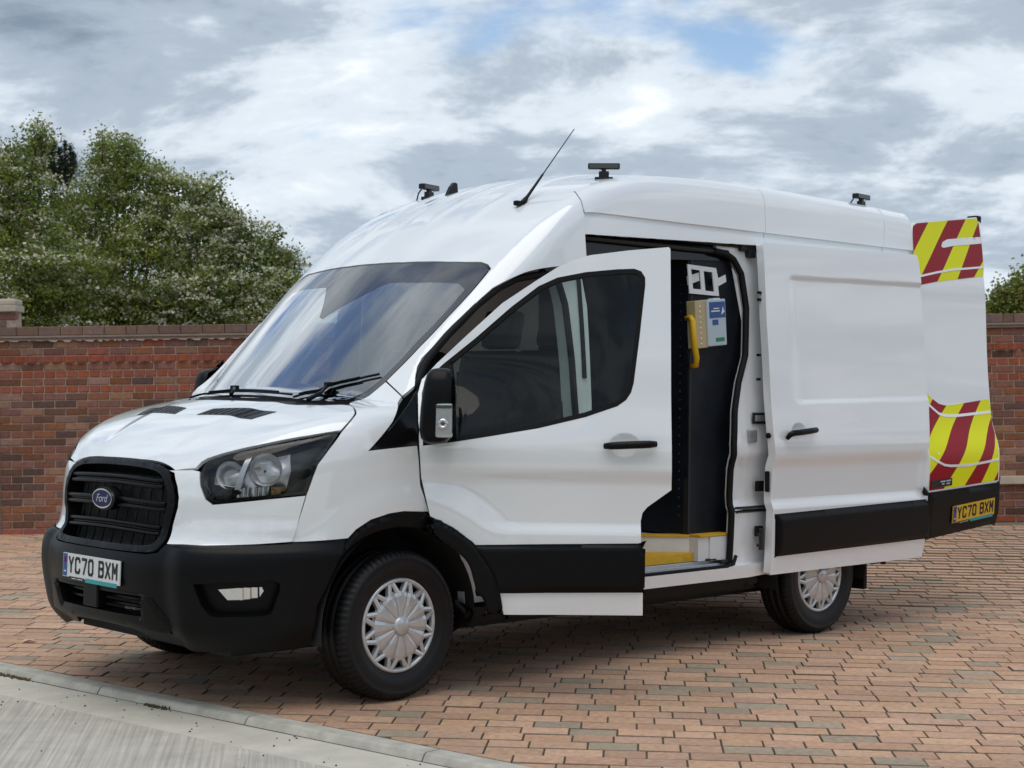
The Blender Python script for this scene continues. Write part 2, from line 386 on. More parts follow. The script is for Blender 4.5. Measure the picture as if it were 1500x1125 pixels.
def panel(name, kind, outline, m, parent=None, holes=(), h=.025, off=None, bulge=None, thick=.018, side=1, org=(0, 0, 0), ch=0, hch=0, back=None, okind=None):
    """a body panel: an outline in the parameters of one of the base surfaces, filled, laid on that surface with analytic normals and a turned-in edge.
    off: constant or f(P, U); bulge=(height, width): rises from the edge like a moulded trim"""
    fn, su, sv = BASES[kind]; sc = np.array([su, sv])
    loops = []
    for l, c in [(outline, ch)]+[(q, hch) for q in holes]:
        l = np.array(l, float)*sc
        if c: l = chaikin(l, c)
        loops.append(resample(l, h))
    allp = np.concatenate(loops); lo = allp.min(0); hi = allp.max(0)
    gx = np.arange(lo[0]+h*.37, hi[0], h); gy = np.arange(lo[1]+h*.41, hi[1], h)
    G = np.stack(np.meshgrid(gx, gy), -1).reshape(-1, 2)
    G = G[inside(G, loops)]
    if len(G): G = G[edge_dist(G, loops) > h*.45]
    ring = []
    if bulge:                                                     # extra rings so that the rounded edge is resolved
        pass
    U = np.concatenate([allp, G]); E = []; k = 0
    for l in loops: E += [(k+i, k+(i+1) % len(l)) for i in range(len(l))]; k += len(l)
    res = delaunay_2d_cdt([Vector(u) for u in U], E, [], 0, 1e-7, False)
    U = np.array([v[:] for v in res[0]]); T = np.array(res[2])
    T = T[inside(U[T].mean(1), loops)]
    used = np.unique(T); mp = np.full(len(U), -1); mp[used] = np.arange(len(used)); U = U[used]; T = mp[T]
    e = 1e-4
    def nrm(f, U):
        a = f(U+[e, 0])-f(U-[e, 0]); b = f(U+[0, e])-f(U-[0, e]); n = np.cross(a, b); n /= np.linalg.norm(n, axis=1)[:, None]+1e-12; return n
    n0 = nrm(fn, U[:1])[0]; c0 = fn(U[:1])[0]; gn = GRAD.get(kind)
    ctr = np.array([c0[0] if kind in 'XS' else AX, 0 if kind != 'T' else 5., Z0 if kind == 'X' else c0[2]])
    sg = 1. if n0 @ (c0-ctr) > 0 else -1.
    def full(U):
        P = fn(U)
        if off is None and not bulge: return P
        n = gn(P) if gn else nrm(fn, U)*sg; o = 0.
        if off is not None: o = o + (off(P, U) if callable(off) else off)
        if bulge:
            t = np.clip(edge_dist(U, loops)/bulge[1], 0, 1); o = o + bulge[0]*np.sqrt(1-(1-t)**2+1e-6)
        return P+n*np.reshape(o*np.ones(len(U)), (-1, 1))
    P = full(U); e = 6e-4 if bulge else 2e-4
    Nn = gn(P) if (gn and off is None and not bulge) else (gn(fn(U)) if gn and not callable(off) and not bulge else nrm(full, U)*sg)
    # orient triangles outward
    tn = np.cross(P[T[:, 1]]-P[T[:, 0]], P[T[:, 2]]-P[T[:, 0]])
    fl = (tn*Nn[T[:, 0]]).sum(1) < 0; T[fl] = T[fl][:, ::-1]
    # turned-in edge
    ed = {}
    for t in T:
        for i in range(3):
            a, b = int(t[i]), int(t[(i+1) % 3]); ed[(a, b)] = ed.get((a, b), 0)+1
    be = [(a, b) for (a, b) in ed if (b, a) not in ed]
    V = [P]; NN = [Nn]; faces = T.tolist(); base = len(P)
    if thick and be:
        A = np.array(be); d = P[A[:, 1]]-P[A[:, 0]]; d /= np.linalg.norm(d, axis=1)[:, None]+1e-12
        outw = np.cross(d, (Nn[A[:, 0]]+Nn[A[:, 1]])/2); outw /= np.linalg.norm(outw, axis=1)[:, None]+1e-12
        acc = np.zeros_like(P); np.add.at(acc, A[:, 0], outw); np.add.at(acc, A[:, 1], outw)
        idx = np.unique(A); acc = acc[idx]; acc /= np.linalg.norm(acc, axis=1)[:, None]+1e-12
        m2 = {int(v): i for i, v in enumerate(idx)}; nb = len(idx)
        V += [P[idx], P[idx]-Nn[idx]*thick]; NN += [acc, acc]
        for a, b in be: faces.append([base+m2[b], base+m2[a], base+nb+m2[a], base+nb+m2[b]])
    V = np.concatenate(V); NN = np.concatenate(NN)
    if side < 0:
        V = V*[1, -1, 1]; NN = NN*[1, -1, 1]; faces = [f[::-1] for f in faces]
    me = bpy.data.meshes.new(name); me.from_pydata((V-np.array(org)).tolist(), [], faces); me.materials.append(m)
    me.polygons.foreach_set('use_smooth', [True]*len(me.polygons)); me.update()
    me.normals_split_custom_set_from_vertices(NN.tolist())
    o = link_mesh(name, me, parent)
    if okind: o['kind'] = okind
    return o
def surf_pts(kind, pts, off=0., side=1):
    fn, su, sv = BASES[kind]; U = np.array(pts, float)*[su, sv]; e = 1e-4
    P = fn(U); a = fn(U+[e, 0])-fn(U-[e, 0]); b = fn(U+[0, e])-fn(U-[0, e]); n = np.cross(a, b); n /= np.linalg.norm(n, axis=1)[:, None]
    n *= np.sign((n*(P-np.array([.3 if kind[0] == 'C' else 0, 0, .9])*[1, 0, 1]-np.stack([P[:, 0]*(kind[0] != 'C'), 0*P[:, 0], 0*P[:, 0]], -1))).sum(1))[:, None]
    P = P+n*np.reshape(off*np.ones(len(P)), (-1, 1))
    return (P*[1, side, 1], n*[1, side, 1])
def dens(pts, h=.03, closed=False):
    p = np.array(pts, float); out = []
    q = np.roll(p, -1, 0) if closed else p[1:]
    for a, b in zip(p, q):
        k = max(1, int(np.linalg.norm(b-a)/h)); out += [a+(b-a)*i/k for i in range(k)]
    if not closed: out.append(p[-1])
    return np.array(out)

# ---------------------------------------------------------------- the van
van = empty('panel_van')
tag(van, 'white high-roof panel van with open side and rear doors and black bumper', 'van')
def inset(poly, d):
    p = np.array(poly, float); a = np.roll(p, 1, 0); b = np.roll(p, -1, 0)
    area = np.sum(p[:, 0]*b[:, 1]-b[:, 0]*p[:, 1]); s = 1 if area > 0 else -1
    def nn(u): u = u/(np.linalg.norm(u, axis=1)[:, None]+1e-9); return np.stack([-u[:, 1], u[:, 0]], -1)*s
    n1 = nn(p-a); n2 = nn(b-p); m = n1+n2; m /= np.maximum((m*n1).sum(1), .35)[:, None]
    return (p+m*d).tolist()
def ellipse(cx, cy, a, b, n=28): return [(cx+a*math.cos(2*math.pi*i/n), cy+b*math.sin(2*math.pi*i/n)) for i in range(n)]

# --- roof, pillars, screen
WS = [(.600,0),(.604,6),(.61,11),(.629,17.5),(.654,23.9),(.68,28.3),(.704,31.5),(.704,33.2),(.692,34.8),(.581,37.5),(.438,40.7),(.277,45.0),(.145,49.2),(.105,50.7),(.027,53.0),(-.03,53.6),(-.075,52.6),(-.13,49.5),(-.19,42),(-.235,28),(-.252,12),(-.255,0)]
ROOF = [(.606,0),(.610,6),(.616,11),(.635,17.5),(.660,23.9),(.686,28.3),(.711,31.4),(.713,33.4),(.699,35.2),(.585,37.9),(.442,41.1),(.281,45.4),(.149,49.6),(.106,51.1),(.0885,59.1),(.150,57.3),(.180,54.2),(.212,51.4),(.25,49.3),(.387,45.2),(.48,43.1),(.574,41.1),(.648,39.9),(.693,39.7),(.819,39.2),(.959,38.9),(1.10,38.6),(1.255,38.2),(1.258,34.5),(1.27,31),(1.29,28),(1.322,25.9),(2.0,25.0),(3.0,24.6),(4.0,24.7),(4.40,25.0),(4.42,12),(4.42,0)]
panel('roof', 'X', mirror_outline(ROOF), PAINT, van, h=.019)
HEADS = [[(1.326,25.88),(2.0,25.0),(2.846,24.62),(2.825,28),(2.80,31),(2.799,31.5),(1.2745,31.5),(1.275,31),(1.295,28)],
         [(2.850,24.62),(3.0,24.6),(4.0,24.7),(4.105,24.78),(4.07,28),(4.03,31),(4.025,31.5),(2.802,31.5),(2.804,31),(2.829,28)],
         [(4.109,24.78),(4.40,25.0),(4.39,28),(4.375,31.5),(4.029,31.5),(4.034,31),(4.074,28)]]
for o_ in HEADS:
    for s in (1, -1): panel('roof_side_panel', 'X', o_, PAINT, van, h=.022, off=.004, side=s)
for x0, x1 in ((1.272, 2.797), (2.801, 4.02), (4.024, 4.37)):
    for s in (1, -1):
        panel('rain_gutter', 'X', [(x0,31.3),(x1,31.3),(x1,32.35),(x0,32.35)], PAINT, van, h=.03, off=lambda P, U: -.004-.012*sstep(31.5*R(.8), 32.2*R(.8), U[:, 1]), thick=0, side=s)
        panel('gutter_flange', 'X', [(x0-.008,32.2),(x1-.006,32.2),(x1-.008,33.2),(x0-.010,34.2 if x0 < 1.3 else 33.2)], PAINT, van, h=.03, off=-.002, thick=.015, side=s)
WIN = [(.571,35.9),(.487,38),(.302,42.4),(.1,48.9),(.03,50.6),(-.03,50.4),(-.09,47.5),(-.14,41),(-.18,28),(-.195,12)]
CLEAR = WIN+[(-.197,0)]+[(a, -b) for a, b in reversed(WIN)]+[(.584,-33),(.57,-30),(.53,-22.4),(.50,-14.5),(.40,-9.8),(.315,-6.0),(.305,-3.4),(.45,9.0),(.478,10.6),(.503,13.5),(.528,22.4),(.568,30.1),(.583,32.9)]
panel('windscreen_border', 'X', mirror_outline(WS), FRIT, van, holes=[CLEAR], h=.025, off=-.004, thick=.01)
panel('windscreen', 'X', CLEAR, WSGLASS, van, h=.035, off=-.004, thick=0)
COWL = [(-.333,0),(-.326,32),(-.278,48.2),(-.222,54.3),(-.165,56.6),(-.12,56.6),(-.05,54.6),(-.07,53.3),(-.128,50.0),(-.188,42.5),(-.233,28.3),(-.25,12),(-.253,0)]
panel('cowl_panel', 'X', mirror_outline(COWL), BLACK, van, h=.03, off=-.014)

# --- bonnet, wings, nose
HOOD = [(-.89,0),(-.89,20),(-.89,37),(-.887,50),(-.886,58.4),(-.889,65),(-.892,69.2),(-.855,71.6),(-.832,69.5),(-.812,68.7),(-.771,68.6),(-.641,69.3),(-.48,69.5),(-.346,69.3),(-.283,66.7),(-.232,64.5),(-.172,60.75),(-.146,58.3),(-.164,57.0),(-.225,54.7),(-.282,48.7),(-.329,32),(-.338,0)]
hood = panel('bonnet', 'X', mirror_outline(HOOD), PAINT, van, h=.022)
VENT = [(-.551,13.2),(-.473,15.0),(-.406,51.4),(-.519,51.6)]
for s in (1, -1):
    v = panel('bonnet_vent', 'X', VENT, BLACK, van, h=.03, off=.0022, thick=.004, side=s)
    m = MB()
    for k in range(1, 8):
        t = k/8; a = np.array(VENT[0])*(1-t)+np.array(VENT[3])*t; b = np.array(VENT[1])*(1-t)+np.array(VENT[2])*t
        m.tube(surf_pts('X', [a*.90+b*.10, (a+b)/2, b*.90+a*.10], .0025, s)[0], .0022, n=6)
    m.build_each('vent_rib', GLOSSB, v)
FENDER = [(-.569,98.4),(-.514,85.4),(-.487,80.5),(-.467,77.6),(-.415,74.1),(-.343,69.8),(-.280,67.1),(-.229,64.9),(-.168,61.1),(-.140,58.2),(-.118,56.6),(-.058,54.7),(.023,53.5),(.1,51.3),(.083,59.3),(-.07,68.0),(-.229,75.2),(.048,74.4),(.055,77.6),(.069,84.5),(.11,89.9),(.122,91.2),(-.028,90.7),(-.111,91.1),(-.21,92.5),(-.284,94.9),(-.324,97.2)]
FLARE = [(-.476,113.8),(-.407,105.5),(-.324,97.2),(-.284,94.9),(-.21,92.6),(-.111,91.2),(-.028,90.8),(.122,91.4),(.133,95.9),(.02,94.9),(-.107,95.0),(-.20,96.2),(-.282,98.2),(-.364,102.3),(-.427,108.7),(-.453,113.7)]
arch = lambda P, U: .012*sstep(.70, .57, np.hypot(P[:, 0], P[:, 2]-.35))
NOSE = [(18.6,1.070),(20.2,1.062),(21.6,1.004),(22.2,.954),(22.1,.909),(20.9,.83),(20.4,.747),(26.5,.744),(28.8,.744),(37.5,.755),(44.5,.767),(47.0,.970),(39.8,.954),(29.6,.927),(28.0,.950),(26.8,1.008),(26.3,1.065),(26.2,1.072),(24.6,1.0765)]
HL = [(26.5,1.066),(26.7,1.098),(27.6,1.122),(30.4,1.143),(39.1,1.190),(47.7,1.226),(53.6,1.252),(51.3,1.174),(49.2,1.11),(48.4,1.059),(47.1,.977),(39.8,.961),(30.0,.933),(28.3,.955),(27.0,1.009)]
nose_off = lambda P, U: .010*sstep(.90, .80, P[:, 2])*sstep(.48, .60, np.abs(P[:, 1]))
for s in (1, -1):
    panel('front_wing', 'X', FENDER, PAINT, van, h=.02, off=arch, side=s)
    panel('wheel_arch_trim', 'X', FLARE, BLACK, van, h=.016, off=.006, bulge=(.020, .022), thick=.075, side=s, ch=2)
    panel('nose_panel', 'C', NOSE, PAINT, van, h=.018, side=s, off=nose_off)
    hl = panel('headlight', 'C', HL, HLDARK, van, h=.02, off=-.085, thick=-.080, side=s)
    panel('lens', 'C', HL, LENS_M, hl, h=.03, off=-.003, thick=.006, side=s)
    panel('bezel', 'C', HL, GLOSSB, hl, holes=[inset(np.array(HL)*[1.15*R(1), 1], .012)/np.array([1.15*R(1), 1])], h=.02, off=-.006, thick=.03, side=s)
    def bowl(ph, z, r, depth, off, mtl, nm, yaw=18, fl=1.0):
        c = surf_pts('C', [(ph, z)], off)[0][0]
        prof = [(r*math.cos(a), -depth*math.sin(a)) for a in np.linspace(0, math.pi/2*.98, 10)]
        b = MB().lathe(prof, 28, (0, 0, 0), 'x')
        V = np.array(b.v); V[:, 0] *= -1; V[:, 2] *= fl; a = R(yaw); V = V @ np.array([[math.cos(a), math.sin(a), 0], [-math.sin(a), math.cos(a), 0], [0, 0, 1]]) + c
        V[:, 1] *= s; b.v = [tuple(q) for q in V]; return b.build(nm, mtl, hl)
    bowl(39.4, 1.088, .074, .060, -.035, REFL, 'reflector', 46)
    bowl(32.2, 1.062, .064, .055, -.035, REFL, 'reflector', 40)
    panel('reflector_tray', 'C', [(27.6,1.06),(28.2,1.10),(31,1.125),(39,1.165),(44.0,1.175),(44.6,1.08),(43.6,.985),(39.8,.978),(30.6,.953),(28.8,.97)], HLSIL, hl, h=.018, off=lambda P, U: -.072+.010*np.sin(U[:, 0]*34+1.2)*np.sin(U[:, 1]*40), thick=.01, side=s)
    b = MB(); c = surf_pts('C', [(39.6, 1.085), (32.0, 1.055)], -.085, s)[0]
    for q in c: b.lathe([(0.001, -.020), (.006, -.018), (.007, 0), (.006, .02)], 14, q, 'x', smooth=True)
    b.build_each('bulb', DARKM, hl)
    panel('divider', 'C', [(35.0,1.155),(36.2,1.16),(34.6,1.00),(33.4,.995)], SILVER, hl, h=.02, off=-.03, thick=.03, side=s)
    panel('indicator_reflector', 'C', [(34.0,1.005),(40.2,1.01),(40.0,.972),(33.0,.958)], REFL, hl, h=.015, off=lambda P, U: -.05+.012*np.sin(U[:, 0]*150), thick=.02, side=s)
    panel('indicator_lamp', 'C', [(40.6,1.008),(43.4,1.008),(43.2,.978),(40.6,.974)], AMBER, hl, h=.012, off=lambda P, U: -.045+.008*np.sin(U[:, 0]*300)*np.sin(U[:, 1]*300), thick=.02, side=s)
    panel('lower_bowl', 'C', [(28.6,1.02),(32.6,1.01),(34.4,.985),(32.6,.955),(29.6,.95)], DARKM, hl, h=.015, off=lambda P, U: -.04-.02*np.cos(U[:, 0]*40), thick=.02, side=s)
    panel('mirror_sail_trim', 'S', [(.146,1.46),(.073,1.394),(-.222,1.166),(.052,1.189)], GLOSSB, van, h=.03, off=-.004, thick=.012, side=s)

# --- grille and badge
GR = [(0,1.103),(7,1.102),(14.7,1.093),(17.3,1.081),(19.2,1.060),(20.8,1.004),(21.5,.954),(21.4,.908),(20.2,.83),(19.7,.75),(18.8,.712),(16.5,.702),(4.3,.700),(0,.700)]
GI = [(a*.915, .905+(z-.905)*.875) for a, z in GR]
gr = panel('grille', 'C', mirror_outline_u(GR), BLACK, van, holes=[mirror_outline_u(GI)], h=.016, off=.006, thick=.07, bulge=(.006, .012), ch=1, hch=2)
panel('grille_back', 'C', mirror_outline_u(GR), UNDER, gr, h=.05, off=-.075, thick=0)
for z, lim in ((1.018, 17.6), (.916, 18.8), (.808, 17.4)):
    m = MB()
    ph = np.linspace(-lim, lim, 25)
    for dz, r_, o_ in ((.014, .010, -.006), (-.014, .010, -.006), (0, .012, -.022)):
        m.tube(surf_pts('C', [(a, z+dz-.010*(a/lim)**2) for a in ph], o_)[0], r_, n=8)
    m.build('slat', BLACK, gr)
m = MB()
for k in np.linspace(-15, 15, 9):
    m.tube(surf_pts('C', [(k, 1.06), (k, .90), (k, .75)], -.055)[0], .005, n=6)
m.build_each('grille_rib', UNDER, gr)
def flat_disc(cx, cy, cz, a, b, d, n=40):              # oval plate facing -X
    return [(cx, cy+a*math.cos(2*math.pi*i/n), cz+b*math.sin(2*math.pi*i/n)) for i in range(n)]
bx, bz = -1.005, .925
em = MB().prism(flat_disc(bx+.06, 0, bz, .098, .056, 0), (-.045, 0, 0), 1).prism(flat_disc(bx+.016, 0, bz, .088, .046, 0), (-.012, 0, 0), 0).prism(flat_disc(bx+.005, 0, bz, .081, .0395, 0), (-.003, 0, 0), 2).build('badge', [CHROME, BLACK, BADGE], van)
def text_mesh(name, txt, size, m, parent, xf, shear=0., ext=.001, spacing=1.):
    cu = bpy.data.curves.new(name, 'FONT'); cu.body = txt; cu.size = size; cu.align_x = 'CENTER'; cu.align_y = 'CENTER'; cu.extrude = ext; cu.shear = shear; cu.space_character = spacing
    o = bpy.data.objects.new(name, cu); COL.objects.link(o)
    dg = bpy.context.evaluated_depsgraph_get(); me = bpy.data.meshes.new_from_object(o.evaluated_get(dg))
    bpy.data.objects.remove(o); me.transform(xf); me.materials.clear(); me.materials.append(m); me.name = name
    return link_mesh(name, me, parent)
# text plane facing -X: text x -> -y, text y -> z
FACE = lambda x, y, z: Matrix(((0, 0, -1, x), (-1, 0, 0, y), (0, 1, 0, z), (0, 0, 0, 1)))
text_mesh('badge_lettering', 'Ford', .052, SILVER, em, FACE(bx+.0015, 0, bz), .35, .0008)

# --- front bumper
BT = [(0,.697),(4.3,.697),(16.5,.697),(19.2,.707),(20.2,.742),(26.5,.740),(28.9,.740),(37.5,.750),(44.5,.762),(55.4,.772)]
BB = [(54.0,.72),(52.0,.632),(50.3,.55),(48.9,.485),(48.5,.40),(47.5,.30),(41.9,.285),(32,.285),(21,.280),(14.6,.292),(11.2,.340),(5,.348),(0,.350)]
FOG = [(27.8,.586),(34,.598),(41.0,.606),(42.3,.590),(42.3,.56),(40.8,.46),(39.5,.450),(31.5,.446),(30.2,.456),(29.0,.50)]
INT = [(-15.6,.508),(15.6,.508),(14.8,.412),(-14.8,.412)]
boff = lambda P, U: .036*sstep(.772, .705, P[:, 2])*sstep(R(20.5)*1.15, R(26)*1.15, np.abs(U[:, 0])) - .018*sstep(.40, .28, P[:, 2])
bump = panel('front_bumper', 'C1', mirror_outline_u(BT+BB), BLACK, van, holes=[FOG, [(-a, z) for a, z in FOG], INT], h=.02, off=boff, thick=.06)
SUR = [(0,.520),(15.6,.520),(17.8,.516),(19.2,.475),(22.4,.385),(21.5,.345),(11,.362),(0,.366)]
panel('intake_surround', 'C1', mirror_outline_u(SUR), BLACK, bump, holes=[INT], h=.018, off=.002, bulge=(.014, .02), thick=.05)
panel('intake_back', 'C1', [(-17,.53),(17,.53),(17,.39),(-17,.39)], UNDER, bump, h=.05, off=-.16, thick=0)
m = MB()
for z in (.475, .44): m.tube(surf_pts('C1', [(a, z) for a in np.linspace(-15, 15, 9)], -.05)[0], .011, n=8)
m.build_each('intake_bar', BLACK, bump)
MB().box((-1.05, .075, .425), (-1.0, -.055, .535), bev=.008).build('tow_cover', BLACK, bump)
m = MB()
for y, z, w in ((-.16, .42, .03), (-.10, .418, .03), (-.17, .485, .012)): m.box((-.93, y, z), (-.90, y-w, z+.03))
m.build_each('intake_bright_spot', WHITEP, bump)  # white boxes stand in for bright spots showing through the intake holes
for s in (1, -1):
    FS = np.array([1.15*R(1), 1])
    fl = panel('fog_lamp', 'C1', inset(np.array(FOG)*FS, -.008)/FS, BLACK, bump, h=.015, off=-.020, thick=0, side=s)
    panel('fog_lamp_lens', 'C1', [(31.6,.556),(35,.563),(39.4,.567),(39.7,.550),(39.0,.522),(36,.510),(33.2,.508)], CHROME, bump, h=.005, off=lambda P, U: -.016+.004*np.sin(U[:, 0]*230)*sstep(R(34.5)*1.15, R(36)*1.15, U[:, 0])+.05*(U[:, 1]-.538)*sstep(R(36)*1.15, R(34)*1.15, U[:, 0]), thick=.02, side=s)
    panel('bumper_vane', 'C1', [(43.3,.485),(48.3,.503),(48.2,.490),(43.3,.474)], BLACK, bump, h=.012, off=.012, bulge=(.010, .008), thick=.02, side=s)
    MB().lathe([(.0005, -.004), (.010, -.004), (.011, .004)], 12, surf_pts('C1', [(33.5, .405)], .002, s)[0][0], 'x').build('parking_sensor', GLOSSB, bump)

# --- number plates: characters drawn as strokes
GLY = {'Y': [[(0,1),(.5,.48),(1,1)],[(.5,.48),(.5,0)]], 'C': [[(1,.78),(1,.86),(.84,1),(.16,1),(0,.86),(0,.14),(.16,0),(.84,0),(1,.14),(1,.22)]], '7': [[(0,1),(1,1),(1,.92),(.42,0)]],
       '0': [[(.16,0),(0,.14),(0,.86),(.16,1),(.84,1),(1,.86),(1,.14),(.84,0),(.16,0)]], 'B': [[(0,0),(0,1),(.82,1),(1,.88),(1,.64),(.84,.53),(0,.53)],[(.84,.53),(1,.42),(1,.13),(.82,0),(0,0)]],
       'X': [[(0,0),(1,1)],[(0,1),(1,0)]], 'M': [[(0,0),(0,1),(.5,.42),(1,1),(1,0)]]}
def plate(name, face, parent, base, w=.52, h=.111):
    """face(a, b, c): a along the plate from its left end, b up, c out of it -> point"""
    m = MB()
    def rect(a0, b0, a1, b1, c, mi): m.add([face(a0, b0, c), face(a1, b0, c), face(a1, b1, c), face(a0, b1, c)], [[0, 1, 2, 3]], mi)
    P8 = [face(a, b, c) for c in (-.006, 0) for a, b in ((0, 0), (w, 0), (w, h), (0, h))]
    m.add(P8, [[0, 1, 2, 3], [4, 5, 6, 7], [0, 1, 5, 4], [1, 2, 6, 5], [2, 3, 7, 6], [3, 0, 4, 7]], 0)
    rect(.003, .003, .042, h-.003, .0008, 1)
    for q in ((.012, .07, .034, .078), (.012, .082, .034, .090), (.018, .066, .028, .094)): rect(*q, .0014, 3)
    for q in ((.013, .022, .021, .030), (.024, .022, .032, .030)): rect(*q, .0014, 4)
    rect(.060, -.012, .205, .004, .0010, 2); rect(.215, -.013, .50, .006, .0012, 5)
    for q in ((.09, -.006, .13, -.003), (.14, -.006, .19, -.003)): rect(*q, .0016, 4)
    x = .054; st = .0135
    for ch in 'YC70 BXM':
        if ch == ' ': x += .033; continue
        for pl in GLY[ch]:
            pl = np.array(pl)*[.050-st, .079-st]+[x+st/2, .020+st/2]
            for a, b in zip(pl[:-1], pl[1:]):
                d = (b-a)/np.linalg.norm(b-a); n = np.array([-d[1], d[0]])*st/2; e = d*st*.42
                q = [a-e-n, b+e-n, b+e+n, a-e+n]
                m.add([face(t[0], t[1], .0015) for t in q], [[0, 1, 2, 3]], 2)
        x += .061
    for a in (.052, .40): m.add([face(a+.005*math.cos(t), .058+.005*math.sin(t), .003) for t in np.linspace(0, 6.283, 11)[:-1]], [list(range(10))], 4)
    return m.build(name, [base, BLUE, INK, RED, WHITEP, TEAL], parent, recalc=False)
tl = .03
plate('number_plate', lambda a, b, c: (-1.054-c+tl*(b-.055), .26-a, .5455+b), van, PLATEW)

# --- side structure behind the open doors
def arc(cx, cz, r, a0, a1, n=18): return [(cx+r*math.cos(t), cz+r*math.sin(t)) for t in np.linspace(R(a0), R(a1), n)]
APT = [(2.40,2.262),(2.50,2.252),(2.57,2.222),(2.629,2.141),(2.652,1.944),(2.617,1.667),(2.545,1.509),(2.50,1.353),(2.475,1.16),(2.484,.732),(2.482,.430)]
QUART = [(2.40,2.32)]+APT+[(2.84,.430)]+arc(3.3,.35,.455,172,8)+[(4.40,.45),(4.405,2.32)]
panel('rear_quarter_panel', 'S', QUART, PAINT, van, h=.03, off=lambda P, U: -.055*sstep(2.90, 2.84, P[:, 0])-.02*sstep(2.60, 2.5, P[:, 0])*0, thick=.05)
RQ = [(1.285,2.32),(1.285,.42),(2.84,.42)]+arc(3.3,.35,.455,172,8)+[(4.40,.45),(4.405,2.32)]
panel('offside_panel', 'S', RQ, PAINT, van, h=.05, side=-1)
panel('offside_lining', 'S', [(1.30,2.30),(1.30,.64),(4.38,.64),(4.38,2.30)], JAMB, van, h=.1, off=-.07, side=-1, thick=0)
panel('nearside_lining', 'S', [(2.80,2.30),(2.80,.64),(4.38,.64),(4.38,2.30)], JAMB, van, h=.1, off=-.10, thick=0)
sp = lambda pts, o=0., s=1: surf_pts('S', pts, o, s)[0]
MB().tube(sp(dens(APT, .03), -.048)-np.array([.030, 0, 0]), .019, n=10).build('aperture_seal', RUBBER, van)
panel('centre_pillar', 'S', [(1.09,2.14),(1.255,2.24),(1.315,1.9),(1.318,1.40),(1.30,1.10),(1.26,.43),(1.14,.43),(1.14,.9),(1.18,1.25),(1.17,1.6),(1.145,1.9)], JAMB, van, h=.04, off=-.075, thick=.08)
panel('pillar_seal', 'S', [(1.245,2.20),(1.268,2.20),(1.280,1.52),(1.255,1.52)], RUBBER, van, h=.04, off=-.066, thick=.01)
MB().tube(sp(dens([(.16,1.47),(.24,1.575),(.38,1.715),(.56,1.875),(.69,1.965),(.80,2.015),(.98,2.05),(1.08,2.03),(1.125,1.9),(1.155,1.6),(1.17,1.3),(1.16,1.1),(1.13,.9)], .04), -.05), .019, n=8).build('door_seal', RUBBER, van)
panel('hinge_pillar', 'S', [(.20,1.19),(.20,.88),(.30,.80),(.37,.72),(.42,.62),(.445,.50),(.455,.40),(.62,.40),(.62,.8),(.50,1.19)], JAMB, van, h=.04, off=-.085, thick=.05)
panel('track_recess', 'S', [(1.262,2.335),(2.79,2.335),(2.79,2.23),(1.262,2.16)], GLOSSB, van, h=.05, off=-.075, thick=.0)
m = MB(); m.tube(sp([(a, 2.302) for a in np.linspace(1.28, 2.76, 12)], -.045), .008); m.tube(sp([(a, 2.262) for a in np.linspace(1.28, 2.50, 12)], -.055), .014)
m.build_each('upper_track', DARKM, van)
MB().box((2.60, -.90, 2.27), (2.74, -.86, 2.315), bev=.006).box((2.66, -.91, 2.235), (2.72, -.87, 2.28), bev=.006).build('track_roller', DARKM, van)
sill = panel('side_sill', 'S', [(.60,.458),(2.84,.462),(2.84,.400),(2.6,.388),(.60,.386)], PAINT, van, h=.03, off=-.012, thick=.05)
panel('step_bar', 'S', [(.42,.384),(2.70,.386),(2.72,.345),(2.60,.325),(.42,.325)], BLACK, van, h=.03, off=-.035, bulge=(.014, .02), thick=.08)
m = MB()
for y0, y1, z in ((-.965, -.94, .470), (-.938, -.905, .482), (-.903, -.88, .497)): m.box((1.10, y0, .44), (2.47, y1, z), bev=.003)
for x in (1.75, 1.95, 2.20, 2.35): m.box((x, -.966, .455), (x+.012, -.969, .463), 1)
m.build('door_runner', [ALU, RUBBER], van)
MB().tube([(1.10, -.975, .462), (2.40, -.975, .464), (2.46, -.975, .475), (2.485, -.972, .52)], .011).build('sill_seal', RUBBER, van)
m = MB(); m.box((2.27, -.935, .498), (2.36, -.90, .512), bev=.003).box((2.38, -.955, .478), (2.46, -.92, .500), bev=.003); m.build('runner_catch', DARKM, van)
# rear pillar fittings
m = MB(); m.box((2.62, -.978, 1.27), (2.78, -.972, 1.335), bev=.002); m.build('striker_pocket', DARKM, van)
m = MB(); m.box((2.635, -.990, 1.285), (2.735, -.978, 1.320), 0, bev=.003).box((2.575, -.985, 1.165), (2.655, -.965, 1.235), 0, bev=.006); m.build_each('door_striker', ALU, van)
m = MB()
for x, z in ((2.66, .88), (2.66, .62), (2.70, 2.02)): m.box((x, -.965, z), (x+.055, -.99, z+.06), bev=.004)
m.build_each('pillar_buffer', RUBBER, van)

# --- load space seen through the side opening
floor = MB().box((2.22, -.84, .575), (4.38, .88, .636)).box((.25, .30, .575), (2.22, .88, .636)).build('load_floor', UNDER, van)
MB().box((1.10, -.895, .50), (2.20, .30, .548)).build('step_well', YELLOW, van)
MB().prism([(2.205, -.925, .50), (2.205, -.86, .50), (1.50, -.185, .50), (1.10, -.185, .50), (1.10, .32, .50), (2.30, .32, .50), (2.30, -.925, .50)], (0, 0, .134)).build('step_riser', JAMB, van)
MB().box((2.3005, -.935, .50), (2.47, -.925, .634)).build('step_riser', JAMB, van)
MB().prism([(2.200, -.868, .6345), (1.50, -.198, .6345), (1.54, -.155, .6345), (2.215, -.80, .6345)], (0, 0, .012)).build('step_edging', YELLOW, van)
MB().box((2.206, -.938, .6368), (2.47, -.84, .6485)).build('step_edging', YELLOW, van)
cab_x, cab_y = 2.20, -.852
